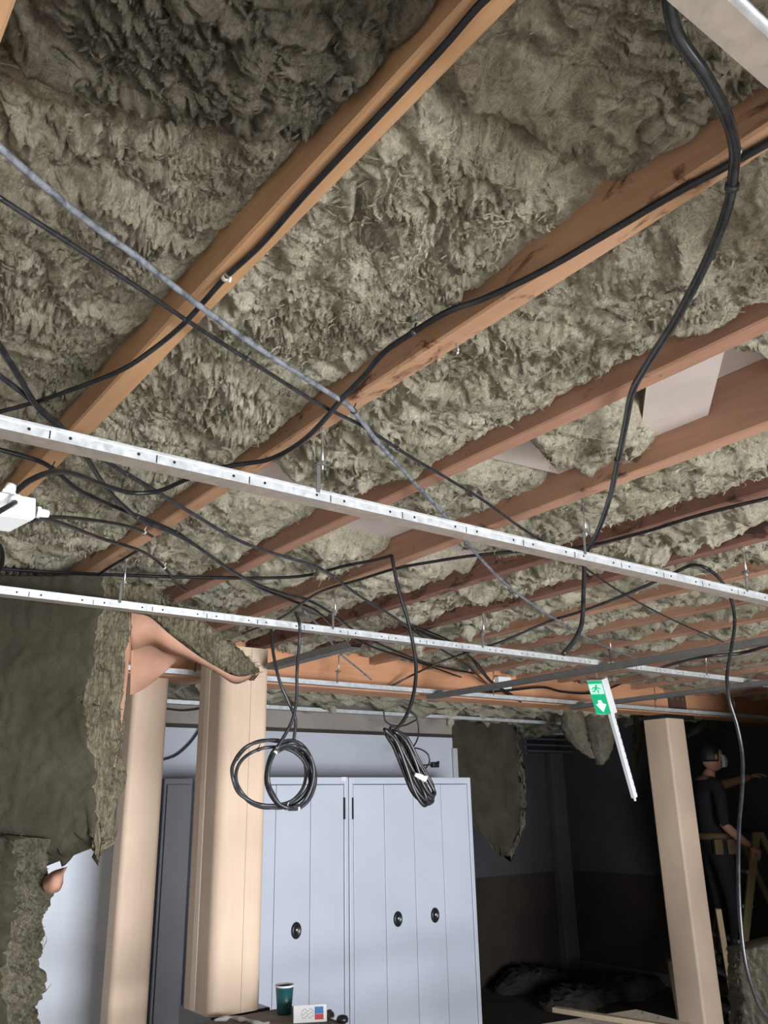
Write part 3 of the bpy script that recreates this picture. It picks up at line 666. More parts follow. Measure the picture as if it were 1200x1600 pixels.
# ------------------------------------------------------------------ columns
def rrect(x0, x1, y0, y1, r, n=7):
    out = []
    for cx, cy, a0 in ((x1-r, y1-r, 0), (x0+r, y1-r, 90), (x0+r, y0+r, 180), (x1-r, y0+r, 270)):
        for k in range(n+1):
            a = math.radians(a0+90*k/n); out.append((cx+r*math.cos(a), cy+r*math.sin(a)))
    return out
def smooth_angle(o, a=.6):
    for p in o.data.polygons: p.use_smooth = True
    for e_ in o.data.edges: pass
    md = o.modifiers.new('edge_split', 'EDGE_SPLIT'); md.split_angle = a
def column(name, x0, x1, y0, y1, z0, z1, r, label, seams=(), plinth=None):
    e = empty(name, ((x0+x1)/2, (y0+y1)/2, z0 if not plinth else plinth[4]), label, 'column')
    c = MB().prism(rrect(x0, x1, y0, y1, r), z0, z1, 'z', smooth=True).build('casing', CASING); smooth_angle(c)
    obs = [c]
    for (sx0, sx1, sy0, sy1, m, nme) in seams:
        obs.append(MB().box(sx0, sx1, sy0, sy1, z0+.004, z1-.004).build(nme, m))
    if plinth: obs.append(MB().box(*plinth).build('plinth', BLACKP, bevel=.005))
    return adopt(e, *obs)
ZB = CH+.634
column('boxed_column', 1.580, 1.768, 4.19, 4.32, 0, ZB, .028, 'beech-effect boxed column at left, partly hidden by the hanging insulation sheet')
column('boxed_column', 1.735, 1.975, 3.50, 3.79, CH-.80, CH+.70, .05, 'beech-effect rounded column ending in mid air above a dark plinth, behind the cable coils',
       [(1.87, 1.8715, 3.4993, 3.503, PLEDGE, 'seam'), (1.733, 1.737, 3.645, 3.69, CASING_TRIM, 'joint_strip')], (1.75, 2.02, 3.515, 3.83, 0, CH-.80))
column('boxed_column', 5.975, 6.215, 4.165, 4.40, 0, ZB-.03, .02, 'beech-effect square column at right beside the person')
e = MB().box(5.95, 6.32, 4.14, 4.43, ZB-.030, ZB-.001).build('head_plate', BLACKP, bevel=.003); tag(e, 'dark flat head plate between the right column and the orange beam', 'plate')

# ------------------------------------------------------------------ cabinets
def oval(cx, y, cz, rx, rz):
    e_ = []
    m = MB(); m.lathe([(0, 0), (1, 0), (1, .4), (.86, .9), (.6, 1), (.5, .7), (0, .6)], 24, mat=Matrix.Translation((cx, y, cz)) @ Matrix.Rotation(math.pi/2, 4, 'X') @ Matrix.Diagonal((rx, rz, .014, 1)))
    return m
def cabinet(x0, x1, label, handles, hinges, mat, leaves=4):
    y0, y1, zt = 4.90, 5.36, CH+.172; e = empty('steel_cabinet', ((x0+x1)/2, (y0+y1)/2, 0), label, 'cabinet', 'tall steel cabinets')
    fr = .032; obs = []
    b = MB(); b.box(x0, x0+fr, y0, y1, 0, zt); b.box(x1-fr, x1, y0, y1, 0, zt); b.box(x0+fr, x1-fr, y0, y1, zt-.045, zt); b.box(x0+fr, x1-fr, y0, y1, 0, .08); b.box(x0+fr, x1-fr, y1-.02, y1, .08, zt-.045)
    obs.append(b.build('carcass', mat, bevel=.004))
    w = (x1-x0-2*fr-.006)/leaves
    for k in range(leaves):
        a = x0+fr+.003+k*w
        d = MB().box(a+.002, a+w-.002, y0+.004, y0+.024, .085, zt-.049).build('door_leaf', mat, bevel=.002)
        obs.append(d)
        if k in handles:
            px, py = handles[k]; hz = PY(px, py, y0).z; hx = PY(px, py, y0).x
            h = oval(hx, y0+.004, hz, .036, .048).build('handle', BLACKP, d)
            h2 = MB().lathe([(0, .6), (.24, .6), (.24, 1.2), (0, 1.25)], 16, mat=Matrix.Translation((hx, y0+.004, hz+.004)) @ Matrix.Rotation(math.pi/2, 4, 'X') @ Matrix.Diagonal((.036, .048, .014, 1))).build('lock', STEEL, d)
    if len(handles) == 1:
        t_ = PY(537, 1217, y0); obs.append(MB().box(t_.x-.02, t_.x+.02, y0-.002, y0, t_.z-.012, t_.z+.012).build('white_tag', WHITEP))
    for px, py0, py1 in hinges:
        t_, b_ = PY(px, py0, y0), PY(px, py1, y0)
        obs.append(MB().box(t_.x-.007, t_.x+.007, y0-.002, y0+.006, b_.z, t_.z).build('hinge_slot', DARKH))
    return adopt(e, *obs)
cabinet(3.385, 4.488, 'pale blue-grey steel cabinet with two black oval handles, the right-hand one', {1: (622, 1436), 2: (680, 1430)}, [(551, 1246, 1280)], CAB)
cabinet(2.275, 3.378, 'pale blue-grey steel cabinet half hidden by the front column, one oval handle showing', {2: (463, 1454)}, [(538, 1246, 1280)], CAB)
cb = empty('shaded_cupboard', (2.07, 5.1, 0), 'cupboard coloured dark for the shade in the gap between the two left columns', 'cabinet')
adopt(cb, MB().box(2.085, 2.265, 4.93, 5.36, 0, CH+.165).build('carcass', CABD, bevel=.004), MB().box(2.10, 2.255, 4.915, 4.93, .08, CH+.13).build('door_leaf', CABD, bevel=.003))
gw = empty('white_cupboard', (1.3, 4.85, 0), 'glossy white cupboard at lower left behind the hanging insulation', 'cabinet')
adopt(gw, MB().box(.95, 1.80, 4.66, 5.1, 0, CH+.10).build('carcass', GLOSSW, bevel=.006), MB().box(.96, 1.79, 4.64, 4.658, .08, CH+.08).build('door_leaf', GLOSSW, bevel=.004))

# ------------------------------------------------------------------ torn wool hanging down
def slab(name, left, right, tvec, mats, label, seed, nv=160, nf=40, ne=34, amp=1.0, rag=.05, cat='insulation', group='torn insulation hanging from the ceiling', face_amp=.25, ts=(1., 1.)):
    """hanging sheet: front face between the left and right polylines (top to bottom), thickness along tvec.
       perimeter: front, right edge, back, left edge; faces get mats[0], edges mats[1]"""
    def rs(pl, n):
        S = spline(pl, 12); L = [0]
        for a, b in zip(S[:-1], S[1:]): L.append(L[-1]+(b-a).length)
        q = np.linspace(0, L[-1], n); A = np.array([tuple(p) for p in S]); return np.stack([np.interp(q, L, A[:, k]) for k in range(3)], 1)
    Lf, Rt = rs(left, nv), rs(right, nv); T = np.array(tvec, float)
    per, side = [], []
    for i in range(nf): per.append((i/nf, 0.)); side.append(0)
    for i in range(ne): per.append((1., i/ne)); side.append(1)
    for i in range(nf): per.append((1-i/nf, 1.)); side.append(2)
    for i in range(ne): per.append((0., 1-i/ne)); side.append(3)
    per = np.array(per); side = np.array(side); n = len(per)
    B = Lf[:, None, :]*(1-per[None, :, 0, None])+Rt[:, None, :]*per[None, :, 0, None]+T[None, None, :]*per[None, :, 1, None]*np.interp(np.linspace(0, 1, nv), np.linspace(0, 1, len(ts)), ts)[:, None, None]
    Wd = (Rt-Lf)/np.linalg.norm(Rt-Lf, axis=1)[:, None]; Tn = T/np.linalg.norm(T)
    nrm = np.zeros_like(B); nrm[:, side == 0] = -Tn; nrm[:, side == 2] = Tn
    nrm[:, side == 1] = Wd[:, None, :]; nrm[:, side == 3] = -Wd[:, None, :]
    B = B.reshape(-1, 3); nrm = nrm.reshape(-1, 3); sd = np.tile(side, nv)
    edge = ((sd == 1) | (sd == 3)).astype(float)
    vv = np.repeat(np.linspace(0, 1, nv), n)
    tt = np.tile(per[:, 1], nv); uu = np.tile(per[:, 0], nv)
    d = (np.abs(pnoise(warp(B, .08, .02)/np.array([.05, .05, .07])+seed))-.2)*.035
    lay = np.stack([tt*np.linalg.norm(T)/.015+1.5*pnoise(B/.10+seed*1.7)+.5*pnoise(B/.035+seed), B[:, 2]/.19, uu*0+seed], 1)
    lay2 = np.stack([tt*np.linalg.norm(T)/.006+1.2*pnoise(B/.06+seed*2.7), B[:, 2]/.09, uu*0+seed+5], 1)
    d *= np.where(edge > 0, .55, 1.0)
    fade = np.sqrt(np.clip(np.sin(np.pi*np.clip(tt, .02, .98)), 0, 1))
    d += edge*(-.036*fade*np.exp(-(pnoise(lay)/.16)**2)-.014*fade*np.exp(-(pnoise(lay2)/.17)**2)+.010*pnoise(lay2*.7+9)+.018*pnoise(B/.13+2*seed)+.016)
    d *= np.where(edge > 0, 1.0, face_amp)*amp
    B = B+nrm*d[:, None]
    # ragged bottom
    tail = np.clip((vv-.75)/.25, 0, 1)**1.5
    B[:, 2] += tail*rag*(pnoise(np.stack([uu*6+seed, tt*2.0, uu*0+seed], 1))*1.7+.8*pnoise(np.stack([uu*17+seed, tt*6, uu*0], 1))+.4*pnoise(np.stack([uu*41+seed, tt*15, uu*0], 1)))
    B[:, :2] += .008*np.stack([pnoise(B/.12+seed*3), pnoise(B/.12+seed*5)], 1)
    # close both ends towards their centre so the ends are rounded, torn
    G = B.reshape(nv, n, 3); c0 = G[0].mean(0)
    m1 = (Lf[-1][None]*(1-per[:, :1])+Rt[-1][None]*per[:, :1])+T[None]*.5*ts[-1]; m1[:, 2] = G[-1][:, 2]
    e1 = G[-1]*.45+m1*.55; e1[:, 2] -= .014; e2 = G[-1]*.04+m1*.96; e2[:, 2] -= .018; e0 = G[0]*.05+c0*.95
    G = np.concatenate([e0[None], G, e1[None], e2[None]]); mi = np.tile(np.where((side == 1) | (side == 3), 1, 0), len(G)-1)
    o = grid_mesh(name, G.reshape(-1, 3), n, len(G), mats, closed_u=True, mi=mi, caps=True)
    if label: tag(o, label, cat, group)
    pick = B[(edge > 0) & (rng.random(len(B)) < .3)]
    if len(pick) > 50: fluff(600, pick, seed+90, o, mats[1], L=(.012, .04), w=(.0005, .0015), down=(Wd[0]*.9-Tn*.1), lift=.15, flow=.5)
    return o
Yb = 2.775
Lft = [PY(-130, 900, 3.12), PY(-130, 1000, 3.12), PY(-130, 1150, 3.12), PY(-130, 1270, 3.12), PY(-130, 1345, 3.12)]
Rgt = [PY(157, 900, Yb), PY(150, 955, Yb), PY(140, 1025, Yb), PY(137, 1083, Yb), PY(130, 1150, Yb), PY(143, 1204, Yb), PY(140, 1250, Yb), PY(143, 1312, Yb)]
big = slab('insulation_sheet', Lft, Rgt, (.118, .068, 0), [WOOL_FACE, WOOL_EDGE], 'large dark-faced insulation sheet hanging vertically at the left edge, layered wool edge showing', 21, nv=260, nf=60, ne=70, rag=.085, ts=(1.16, 1.2, 1.22, 1.05, .62))
def sheet(name, rows, mat, parent=None, sub=6, th=.0012):
    R = [spline(r_, sub) for r_ in rows]; nu = len(R[0]); nv = len(R)
    o = grid_mesh(name, np.array([tuple(p) for r_ in R for p in r_]), nu, nv, mat, parent)
    md = o.modifiers.new('thick', 'SOLIDIFY'); md.thickness = th; return o
def off(p, d): return p+Vector(d)
edgeR = [(205, 948), (203, 985), (201, 1037), (196, 1090), (186, 1162), (177, 1210), (170, 1250), (155, 1290)]
sheet('paper_facing', [[PY(a, b, 2.835) for a, b in edgeR], [off(PY(a, b, 2.835), (-.03, .10, 0)) for a, b in edgeR], [off(PY(a, b, 2.835), (-.16, .28, 0)) for a, b in edgeR]], KRAFT, big)
sheet('paper_flap', [[PY(140, 1284, 2.80), PY(150, 1287, 2.80), PY(156, 1292, 2.80)], [PY(168, 1252, 2.83), PY(166, 1275, 2.83), PY(155, 1304, 2.83)], [PY(172, 1246, 2.86), PY(170, 1270, 2.86), PY(160, 1298, 2.86)]], KRAFT, big)

def lump(name, secs, label, seed, mat=WOOL_EDGE, amp=1.0, nu=40, sub=10, nw=60, cat='insulation', group='torn insulation hanging from the ceiling', parent=None):
    """loft through sections (centre, half-vector a, half-vector b)"""
    C_ = spline([s[0] for s in secs], sub); A_ = spline([s[1] for s in secs], sub); B_ = spline([s[2] for s in secs], sub); V = []
    for c, a, b in zip(C_, A_, B_):
        for j in range(nu):
            t = 2*math.pi*j/nu; ct, st = math.cos(t), math.sin(t)
            V.append(c+a*(math.copysign(abs(ct)**.7, ct))+b*(math.copysign(abs(st)**.7, st)))
    V = np.array([tuple(p) for p in V]); nv = len(C_); Cn = np.repeat(np.array([tuple(p) for p in C_]), nu, 0)
    nr = V-Cn; nl = np.linalg.norm(nr, axis=1)[:, None]; nr = nr/np.maximum(nl, 1e-6)
    Q = warp(V, .05, .02); d = (np.abs(pnoise(Q/.045+seed))-.2)*.035+(np.abs(pnoise(Q/.018+seed*2))-.2)*.016+.006*pnoise(Q/.008)
    V = V+nr*(np.minimum(d, nl[:, 0]*.9)*amp)[:, None]
    o = grid_mesh(name, V, nu, nv, mat, closed_u=True, caps=True, parent=parent)
    if label: tag(o, label, cat, group)
    if nw: fluff(nw*8, V, seed+70, o, mat, L=(.01, .03), w=(.0005, .0014), down=(.1, -.9, -.3), lift=.3)
    return o
# draped piece over the second channel with its brown paper underside
top = [(188, 914), (222, 906), (262, 934), (305, 960), (345, 990), (385, 1022), (408, 1046)]
bot = [(206, 955), (233, 962), (264, 988), (302, 1017), (338, 1040), (372, 1054), (400, 1056)]
ys = [2.84, 2.84, 2.84, 2.83, 2.82, 2.81, 2.80]; secs = []
for k in range(7):
    a, b = PY(*top[k], ys[k]), PY(*bot[k], ys[k]); c = (a+b)/2
    secs.append((c+Vector((.02, .05, 0)), (a-b)*.5, Vector((.02, .062 if k < 6 else .03, .0))))
fold = lump('insulation_offcut', secs, 'torn wool piece folded over the second channel, pointing right, with brown paper underside', 33, amp=.75, nw=120, nu=46, sub=14)
s1t = [(205, 957), (233, 964), (264, 990), (302, 1019), (338, 1042), (372, 1057), (408, 1050)]
s1b = [(206, 1016), (238, 1008), (268, 1022), (300, 1032), (335, 1048), (366, 1068), (388, 1062)]
sheet('paper_facing', [[PY(*p, 2.822) for p in s1t], [PY((p[0]+q[0])/2-2, (p[1]+q[1])/2+2, 2.85) for p, q in zip(s1t, s1b)], [PY(*p, 2.90) for p in s1b]], KRAFT, fold)
sheet('paper_facing', [[PY(205, 1003, 2.90), PY(235, 1006, 2.93), PY(258, 1016, 2.96), PY(276, 1032, 2.98)], [PY(204, 1045, 2.91), PY(228, 1043, 2.93), PY(246, 1044, 2.96), PY(262, 1046, 2.98)], [PY(203, 1086, 2.92), PY(218, 1080, 2.94), PY(234, 1070, 2.96), PY(246, 1060, 2.98)]], KRAFT, fold)

# lower torn strip at the left edge
L2 = [PY(-60, 1300, 2.95), PY(-70, 1400, 2.95), PY(-75, 1500, 2.95), PY(-85, 1640, 2.95)]
R2 = [PY(14, 1312, 2.80), PY(6, 1380, 2.80), PY(8, 1450, 2.80), PY(-4, 1540, 2.80), PY(-14, 1650, 2.80)]
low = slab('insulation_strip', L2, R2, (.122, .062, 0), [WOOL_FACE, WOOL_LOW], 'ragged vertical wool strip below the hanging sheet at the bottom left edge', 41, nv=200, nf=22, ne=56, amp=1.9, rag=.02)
er = [(71, 1330), (71, 1365), (69, 1420), (62, 1470), (56, 1530), (50, 1580), (48, 1650)]
sheet('paper_facing', [[PY(a, b, 2.862) for a, b in er], [off(PY(a, b, 2.862), (-.03, .10, 0)) for a, b in er], [off(PY(a, b, 2.862), (-.1, .2, 0)) for a, b in er]], KRAFT, low)
sheet('paper_flap', [[PY(66, 1374, 2.83), PY(82, 1362, 2.80), PY(96, 1357, 2.79), PY(105, 1354, 2.79)], [PY(67, 1386, 2.80), PY(82, 1380, 2.76), PY(93, 1376, 2.755), PY(99, 1366, 2.78)], [PY(70, 1393, 2.82), PY(80, 1396, 2.79), PY(92, 1392, 2.79), PY(98, 1380, 2.81)]], KRAFT, low)

# far sheet hanging beside the cabinets
L3 = [PY(705, 1110, 5.62), PY(708, 1160, 5.62), PY(715, 1230, 5.62), PY(742, 1290, 5.62), PY(772, 1326, 5.62)]
R3 = [PY(800, 1110, 5.62), PY(806, 1160, 5.62), PY(812, 1230, 5.62), PY(810, 1290, 5.62), PY(793, 1334, 5.62)]
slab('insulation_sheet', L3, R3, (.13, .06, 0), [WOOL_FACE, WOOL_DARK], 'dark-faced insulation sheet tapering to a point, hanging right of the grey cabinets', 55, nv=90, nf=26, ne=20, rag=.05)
tf = [((897, 1140), (905, 1160), (925, 1185), .10, 'ragged wool tuft hanging left of the exit sign arm in the dark corner'), ((935, 1135), (940, 1165), (938, 1195), .13, 'ragged wool tuft hanging behind the exit sign arm'),
      ((1000, 1145), (995, 1170), (990, 1200), .05, 'thin wool shred hanging just left of the right column'), ((1100, 1125), (1090, 1138), (1075, 1152), .09, 'wool tuft hanging right of the right column head'),
      ((1115, 1135), (1135, 1143), (1150, 1148), .06, 'flat wool shred hanging above the person')]
for k, (a, b, c, w, lab) in enumerate(tf):
    s = [(PY(*p, 4.75), Vector((w*f, 0, 0)), Vector((0, w*f*.7, 0))) for p, f in ((a, 1), (b, .8), (c, .25))]
    s.insert(0, (Vector((s[0][0].x, s[0][0].y, CH+.85)), s[0][1]*.8, s[0][2]*.8))
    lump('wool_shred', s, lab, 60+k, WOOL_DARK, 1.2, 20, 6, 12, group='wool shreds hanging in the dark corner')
for k, (a, b, y, w, lab) in enumerate((((517, 1090), (521, 1116), 5.1, .025, 'small wool tuft caught on the farthest channel above the left cabinet'), ((703, 1124), (702, 1138), 5.1, .025, 'small wool tuft caught on the farthest channel beside the wall edge'),
                                 ((655, 1005), (656, 1022), 2.75, .014, 'pale wool tuft hanging under the second channel beside the hank cable'), ((730, 978), (732, 1003), 3.0, .03, 'pale wool tuft hanging between joists above the second channel'),
                                 ((512, 880), (500, 905), 2.45, .03, 'wool tuft hanging from the joists above the second channel, left of centre'))):
    s = [(PY(*a, y), Vector((w, 0, 0)), Vector((0, w, 0))), ((PY(*a, y)+PY(*b, y))/2, Vector((w*1.1, 0, 0)), Vector((0, w*.8, 0))), (PY(*b, y), Vector((w*.3, 0, 0)), Vector((0, w*.3, 0)))]
    lump('wool_shred', s, lab, 80+k, WOOL, .5, 16, 6, 10, group='small wool tufts caught on channels')

# ------------------------------------------------------------------ exit sign on its swung-down arm
def emit(name, col, s):
    m, nt, b = nm(name, .4, 0, col); b.inputs['Emission Color'].default_value = (*col, 1); b.inputs['Emission Strength'].default_value = s; return m
GRN = emit('sign_green', (.0, .30, .13), 1.1); WGL = emit('sign_white', (.78, .95, .86), 1.1); MINT = emit('sign_mint', (.42, .74, .58), 1.0)
def PD(px, py, d): p = ray(px, py)*d; return Vector((p[0], p[1], p[2]+CH))
TL, TR, BR, BL = PD(916, 1063, 5.32), PD(940.5, 1062, 5.22), PD(955, 1116, 5.20), PD(931.6, 1117, 5.30)
ux = (TR-TL); uz = (TL-BL); nn = ux.cross(uz).normalized(); nn = nn if nn.dot(TL-Vector((0, 0, CH))) < 0 else -nn
sg = empty('exit_sign', (TL+BR)/2, 'green lit exit sign with a white down arrow on a swung-down white arm', 'exit sign')
def S2(a, b, h=0.0): return BL+ux*a+uz*b+nn*h
th = .055; mb = MB(); F_ = [S2(0, 0), S2(1, 0), S2(1, 1), S2(0, 1)]; Bk = [p-nn*th for p in F_]
mb.add(F_+Bk, [(0, 1, 2, 3), (7, 6, 5, 4), (0, 4, 5, 1), (1, 5, 6, 2), (2, 6, 7, 3), (3, 7, 4, 0)])
case = mb.build('housing', WHITEP, bevel=.004)
def plate(name, poly, h, mat, par=None):
    m = MB(); v0 = [S2(a, b, h) for a, b in poly]; v1 = [S2(a, b, h+.0012) for a, b in poly]; n = len(poly)
    m.add(v0+v1, [tuple(range(n, 2*n))]+[(i, (i+1) % n, n+(i+1) % n, n+i) for i in range(n)]); return m.build(name, mat, par)
face = plate('green_panel', [(.05, .03), (.95, .03), (.95, .97), (.05, .97)], .0015, GRN)
wp = plate('white_panel', [(.08, .60), (.92, .60), (.92, .89), (.08, .89)], .003, MINT)
arrow = plate('arrow', [(.40, .42), (.60, .42), (.62, .34), (.84, .30), (.54, .09), (.22, .30), (.40, .34)], .003, WGL)
m = MB()
def blob(poly, h=.0045):
    v0 = [S2(a, b, h) for a, b in poly]; n = len(poly); v1 = [p+nn*.001 for p in v0]; m.add(v0+v1, [tuple(range(n, 2*n))]+[(i, (i+1) % n, n+(i+1) % n, n+i) for i in range(n)])
blob([(.56+.07*math.cos(t*math.pi/5), .845+.028*math.sin(t*math.pi/5)) for t in range(10)])
blob([(.44, .81), (.58, .82), (.54, .74), (.42, .73)]); blob([(.44, .81), (.30, .79), (.22, .73), (.27, .72), (.34, .765), (.46, .785)]); blob([(.57, .815), (.70, .77), (.78, .78), (.78, .75), (.68, .74), (.56, .775)])
blob([(.48, .74), (.56, .74), (.66, .69), (.60, .62), (.54, .62), (.58, .68)]); blob([(.42, .75), (.50, .73), (.36, .66), (.20, .66), (.20, .69), (.34, .69)])
fig = m.build('running_figure', GRN)
A0, A1 = PD(954, 1114, 5.22), PD(991, 1246, 5.24); ad = (A1-A0).normalized(); sx = ux.normalized(); sx = (sx-ad*sx.dot(ad)).normalized(); sy = ad.cross(sx)
mb = MB(); q = []
for P_ in (A0, A1):
    for a, b in ((-.012, -.016), (.016, -.016), (.016, .016), (-.012, .016)): q.append(P_+sx*a+sy*b)
mb.add(q, [(0, 1, 2, 3), (7, 6, 5, 4), (0, 4, 5, 1), (1, 5, 6, 2), (2, 6, 7, 3), (3, 7, 4, 0)]); arm = mb.build('arm', WHITEP, bevel=.003)
mb = MB()
for k in range(12):
    P_ = A0+(A1-A0)*((k+.7)/12.5)+sx*.0165; mb.tube([P_-ad*.006-sy*.012, P_+ad*.006-sy*.009], .0022, 5)
nk = mb.build('arm_notches', GALVB); tag(nk, kind='stuff')
tipb = MB().tube([A1, A1+ad*.022], .008, 8).build('arm_tip', WHITEP)
susp = MB().tube([S2(.5, 1, -.03), S2(.5, 1, -.03)*1.0+Vector((0, 0, ZJ-S2(.5, 1, -.03).z))], .004, 6).build('suspension_wire', GALVB)
adopt(sg, case, face, wp, arrow, fig, arm, nk, tipb, susp)

# ------------------------------------------------------------------ dark corner: slats, nogging, ladder, person
vt = empty('slatted_grille', PY(865, 1160, 6.9), 'dark slatted grille under the ceiling, right of the far hanging sheet', 'grille'); obs = []
for k, yy in enumerate((1148, 1157, 1166, 1175)):
    a, b = PY(815, yy, 6.92), PY(912, yy+1, 6.92)
    obs.append(MB().box(a.x, b.x, 6.86, 7.05, b.z-.012, b.z+.012).build('slat', CABD, bevel=.003))
a, b = PY(825, 1143, 6.8), PY(886, 1143, 6.8); obs.append(MB().box(a.x, b.x, 6.80, 7.06, a.z-.02, a.z+.02).build('top_board', WALLB))
for px in (812, 914):
    a = PY(px, 1160, 6.95); obs.append(MB().box(a.x-.015, a.x+.015, 6.86, 7.06, a.z-.13, a.z+.12).build('end_piece', CABD))
adopt(vt, *obs)
a = PZ(1176, 942, .79); e = MB().box(3.30, 3.43, 1.62, 1.655, ZJ-.11, ZJ+.06).build('nogging', PINE_DARK, bevel=.003)
e.location = (0, 0, 0); tag(e, 'dark red-brown timber block fixed between joists at the right edge', 'timber block')

F = Vector((.86, -.51, 0)).normalized(); Sd = Vector((F.y, -F.x, 0)); UP = Vector((0, 0, 1)); R0 = PD(1109, 1250, 7.15); R0.z = 0
def L3(f, s, z): return R0+F*f+Sd*s+UP*z
OLIVE = mat_plain('olive_fibreglass', (.20, .17, .07), .6)
ALU = mat_galv('ladder_tread', (.35, .35, .34), .5, .6)
ld = empty('step_ladder', L3(.1, 0, 0), 'olive step ladder the person stands on at the right edge', 'ladder')
obs = []
def bar(a, b, w, h, name, mat):
    d = (b-a).normalized(); s = Sd; t = d.cross(s).normalized(); q = [p+s*i*w/2+t*j*h/2 for p in (a, b) for i, j in ((-1, -1), (1, -1), (1, 1), (-1, 1))]
    return MB().add(q, [(3, 2, 1, 0), (4, 5, 6, 7), (0, 1, 5, 4), (1, 2, 6, 5), (2, 3, 7, 6), (3, 0, 4, 7)]).build(name, mat, bevel=.003)
for s in (-.24, .24):
    obs.append(bar(L3(-.22, s*1.1, 0), L3(.27, s*.8, 1.50), .028, .06, 'stile', OLIVE)); obs.append(bar(L3(.86, s*1.05, 0), L3(.30, s*.8, 1.50), .025, .045, 'rear_leg', OLIVE))
for z in (.22, .45, .70, .95, 1.2):
    f = -.22+.49*z/1.5; w = .235-.04*z/1.5
    obs.append(bar(L3(f, -w, z), L3(f, w, z), .07, .025, 'tread', ALU) if False else MB().add([L3(f+i*.045, s*w, z+j*.012) for s in (-1, 1) for i, j in ((-1, -1), (1, -1), (1, 1), (-1, 1))], [(3, 2, 1, 0), (4, 5, 6, 7), (0, 1, 5, 4), (1, 2, 6, 5), (2, 3, 7, 6), (3, 0, 4, 7)]).build('tread', ALU))
obs.append(MB().add([L3(.28+i*.09, s*.21, 1.515+j*.015) for s in (-1, 1) for i, j in ((-1, -1), (1, -1), (1, 1), (-1, 1))], [(3, 2, 1, 0), (4, 5, 6, 7), (0, 1, 5, 4), (1, 2, 6, 5), (2, 3, 7, 6), (3, 0, 4, 7)]).build('top_cap', BLACKP))
adopt(ld, *obs)

SKIN = mat_plain('skin', (.42, .22, .16), .5, 0, .06); CLOTH = mat_plain('navy_clothes', (.010, .011, .016), .9, 0, .2, 12, .2, 60); HAIR = mat_plain('black_hair', (.010, .009, .009), .5, 0, .3, 60, .4, 200)
MASK = mat_plain('pale_blue_mask', (.62, .72, .78), .7, 0, .03); BOOT = mat_plain('dark_boot', (.02, .018, .016), .6); LEATH = mat_plain('brown_leather', (.12, .07, .03), .6)
def skin_body(name, verts, edges, mats, fmat, levels=2):
    me = bpy.data.meshes.new(name); me.from_pydata([tuple(v[0]) for v in verts], edges, []); o = bpy.data.objects.new(name, me); COL.objects.link(o)
    md = o.modifiers.new('skin', 'SKIN'); md.use_smooth_shade = True
    for i, v in enumerate(verts):
        r = v[1]; me.skin_vertices[0].data[i].radius = r if isinstance(r, tuple) else (r, r); me.skin_vertices[0].data[i].use_root = (i == 0)
    s = o.modifiers.new('sub', 'SUBSURF'); s.levels = levels; s.render_levels = levels
    dg = bpy.context.evaluated_depsgraph_get(); ev = o.evaluated_get(dg); nme = bpy.data.meshes.new_from_object(ev)
    bpy.data.objects.remove(o); o = bpy.data.objects.new(name, nme); COL.objects.link(o)
    nme.materials.clear()
    for m_ in mats: nme.materials.append(m_)
    for p in nme.polygons: p.material_index = fmat(p.center); p.use_smooth = True
    return o
z0 = .462
V_ = [(L3(0, 0, z0+.96), .125), (L3(-.01, 0, z0+1.12), .115), (L3(-.02, 0, z0+1.28), .125), (L3(-.01, 0, z0+1.40), .105), (L3(.015, 0, z0+1.475), .055), (L3(.05, 0, z0+1.555), .052),
      # near arm (right)
      (L3(-.01, .19, z0+1.40), .062), (L3(-.02, .235, z0+1.25), .052), (L3(-.03, .245, z0+1.10), .043), (L3(.09, .235, z0+1.00), .037), (L3(.19, .215, z0+.93), .029),
      # far arm reaching forward
      (L3(.00, -.19, z0+1.40), .062), (L3(.15, -.22, z0+1.40), .050), (L3(.27, -.22, z0+1.42), .042), (L3(.40, -.20, z0+1.455), .036), (L3(.50, -.18, z0+1.48), .028),
      # legs
      (L3(.0, .10, z0+.86), .098), (L3(.03, .115, z0+.50), .066), (L3(.02, .115, z0+.28), .058), (L3(-.02, .115, z0+.10), .045),
      (L3(.0, -.10, z0+.86), .098), (L3(.03, -.115, z0+.50), .066), (L3(.02, -.115, z0+.28), .058), (L3(-.02, -.115, z0+.10), .045)]
E_ = [(0, 1), (1, 2), (2, 3), (3, 4), (4, 5), (3, 6), (6, 7), (7, 8), (8, 9), (9, 10), (3, 11), (11, 12), (12, 13), (13, 14), (14, 15), (0, 16), (16, 17), (17, 18), (18, 19), (0, 20), (20, 21), (21, 22), (22, 23)]
def fm(c):
    d = c-R0; f, s, z = d.dot(F), d.dot(Sd), c.z-z0
    if z > 1.455 and abs(s) < .1: return 1
    if s > .19 and z < 1.10 and z > .88 and (f > .0 or z > 1.0): return 1
    if s < -.12 and f > .22 and z > 1.2: return 1
    return 0
pr = empty('person', L3(0, 0, z0), 'person in dark clothes and pale face mask standing on a ladder at right', 'person')
body = skin_body('body', V_, E_, [CLOTH, SKIN], fm)
HC = L3(.075, 0, z0+1.645); hm = MB(); nv_, nu_ = 20, 28; vs = []
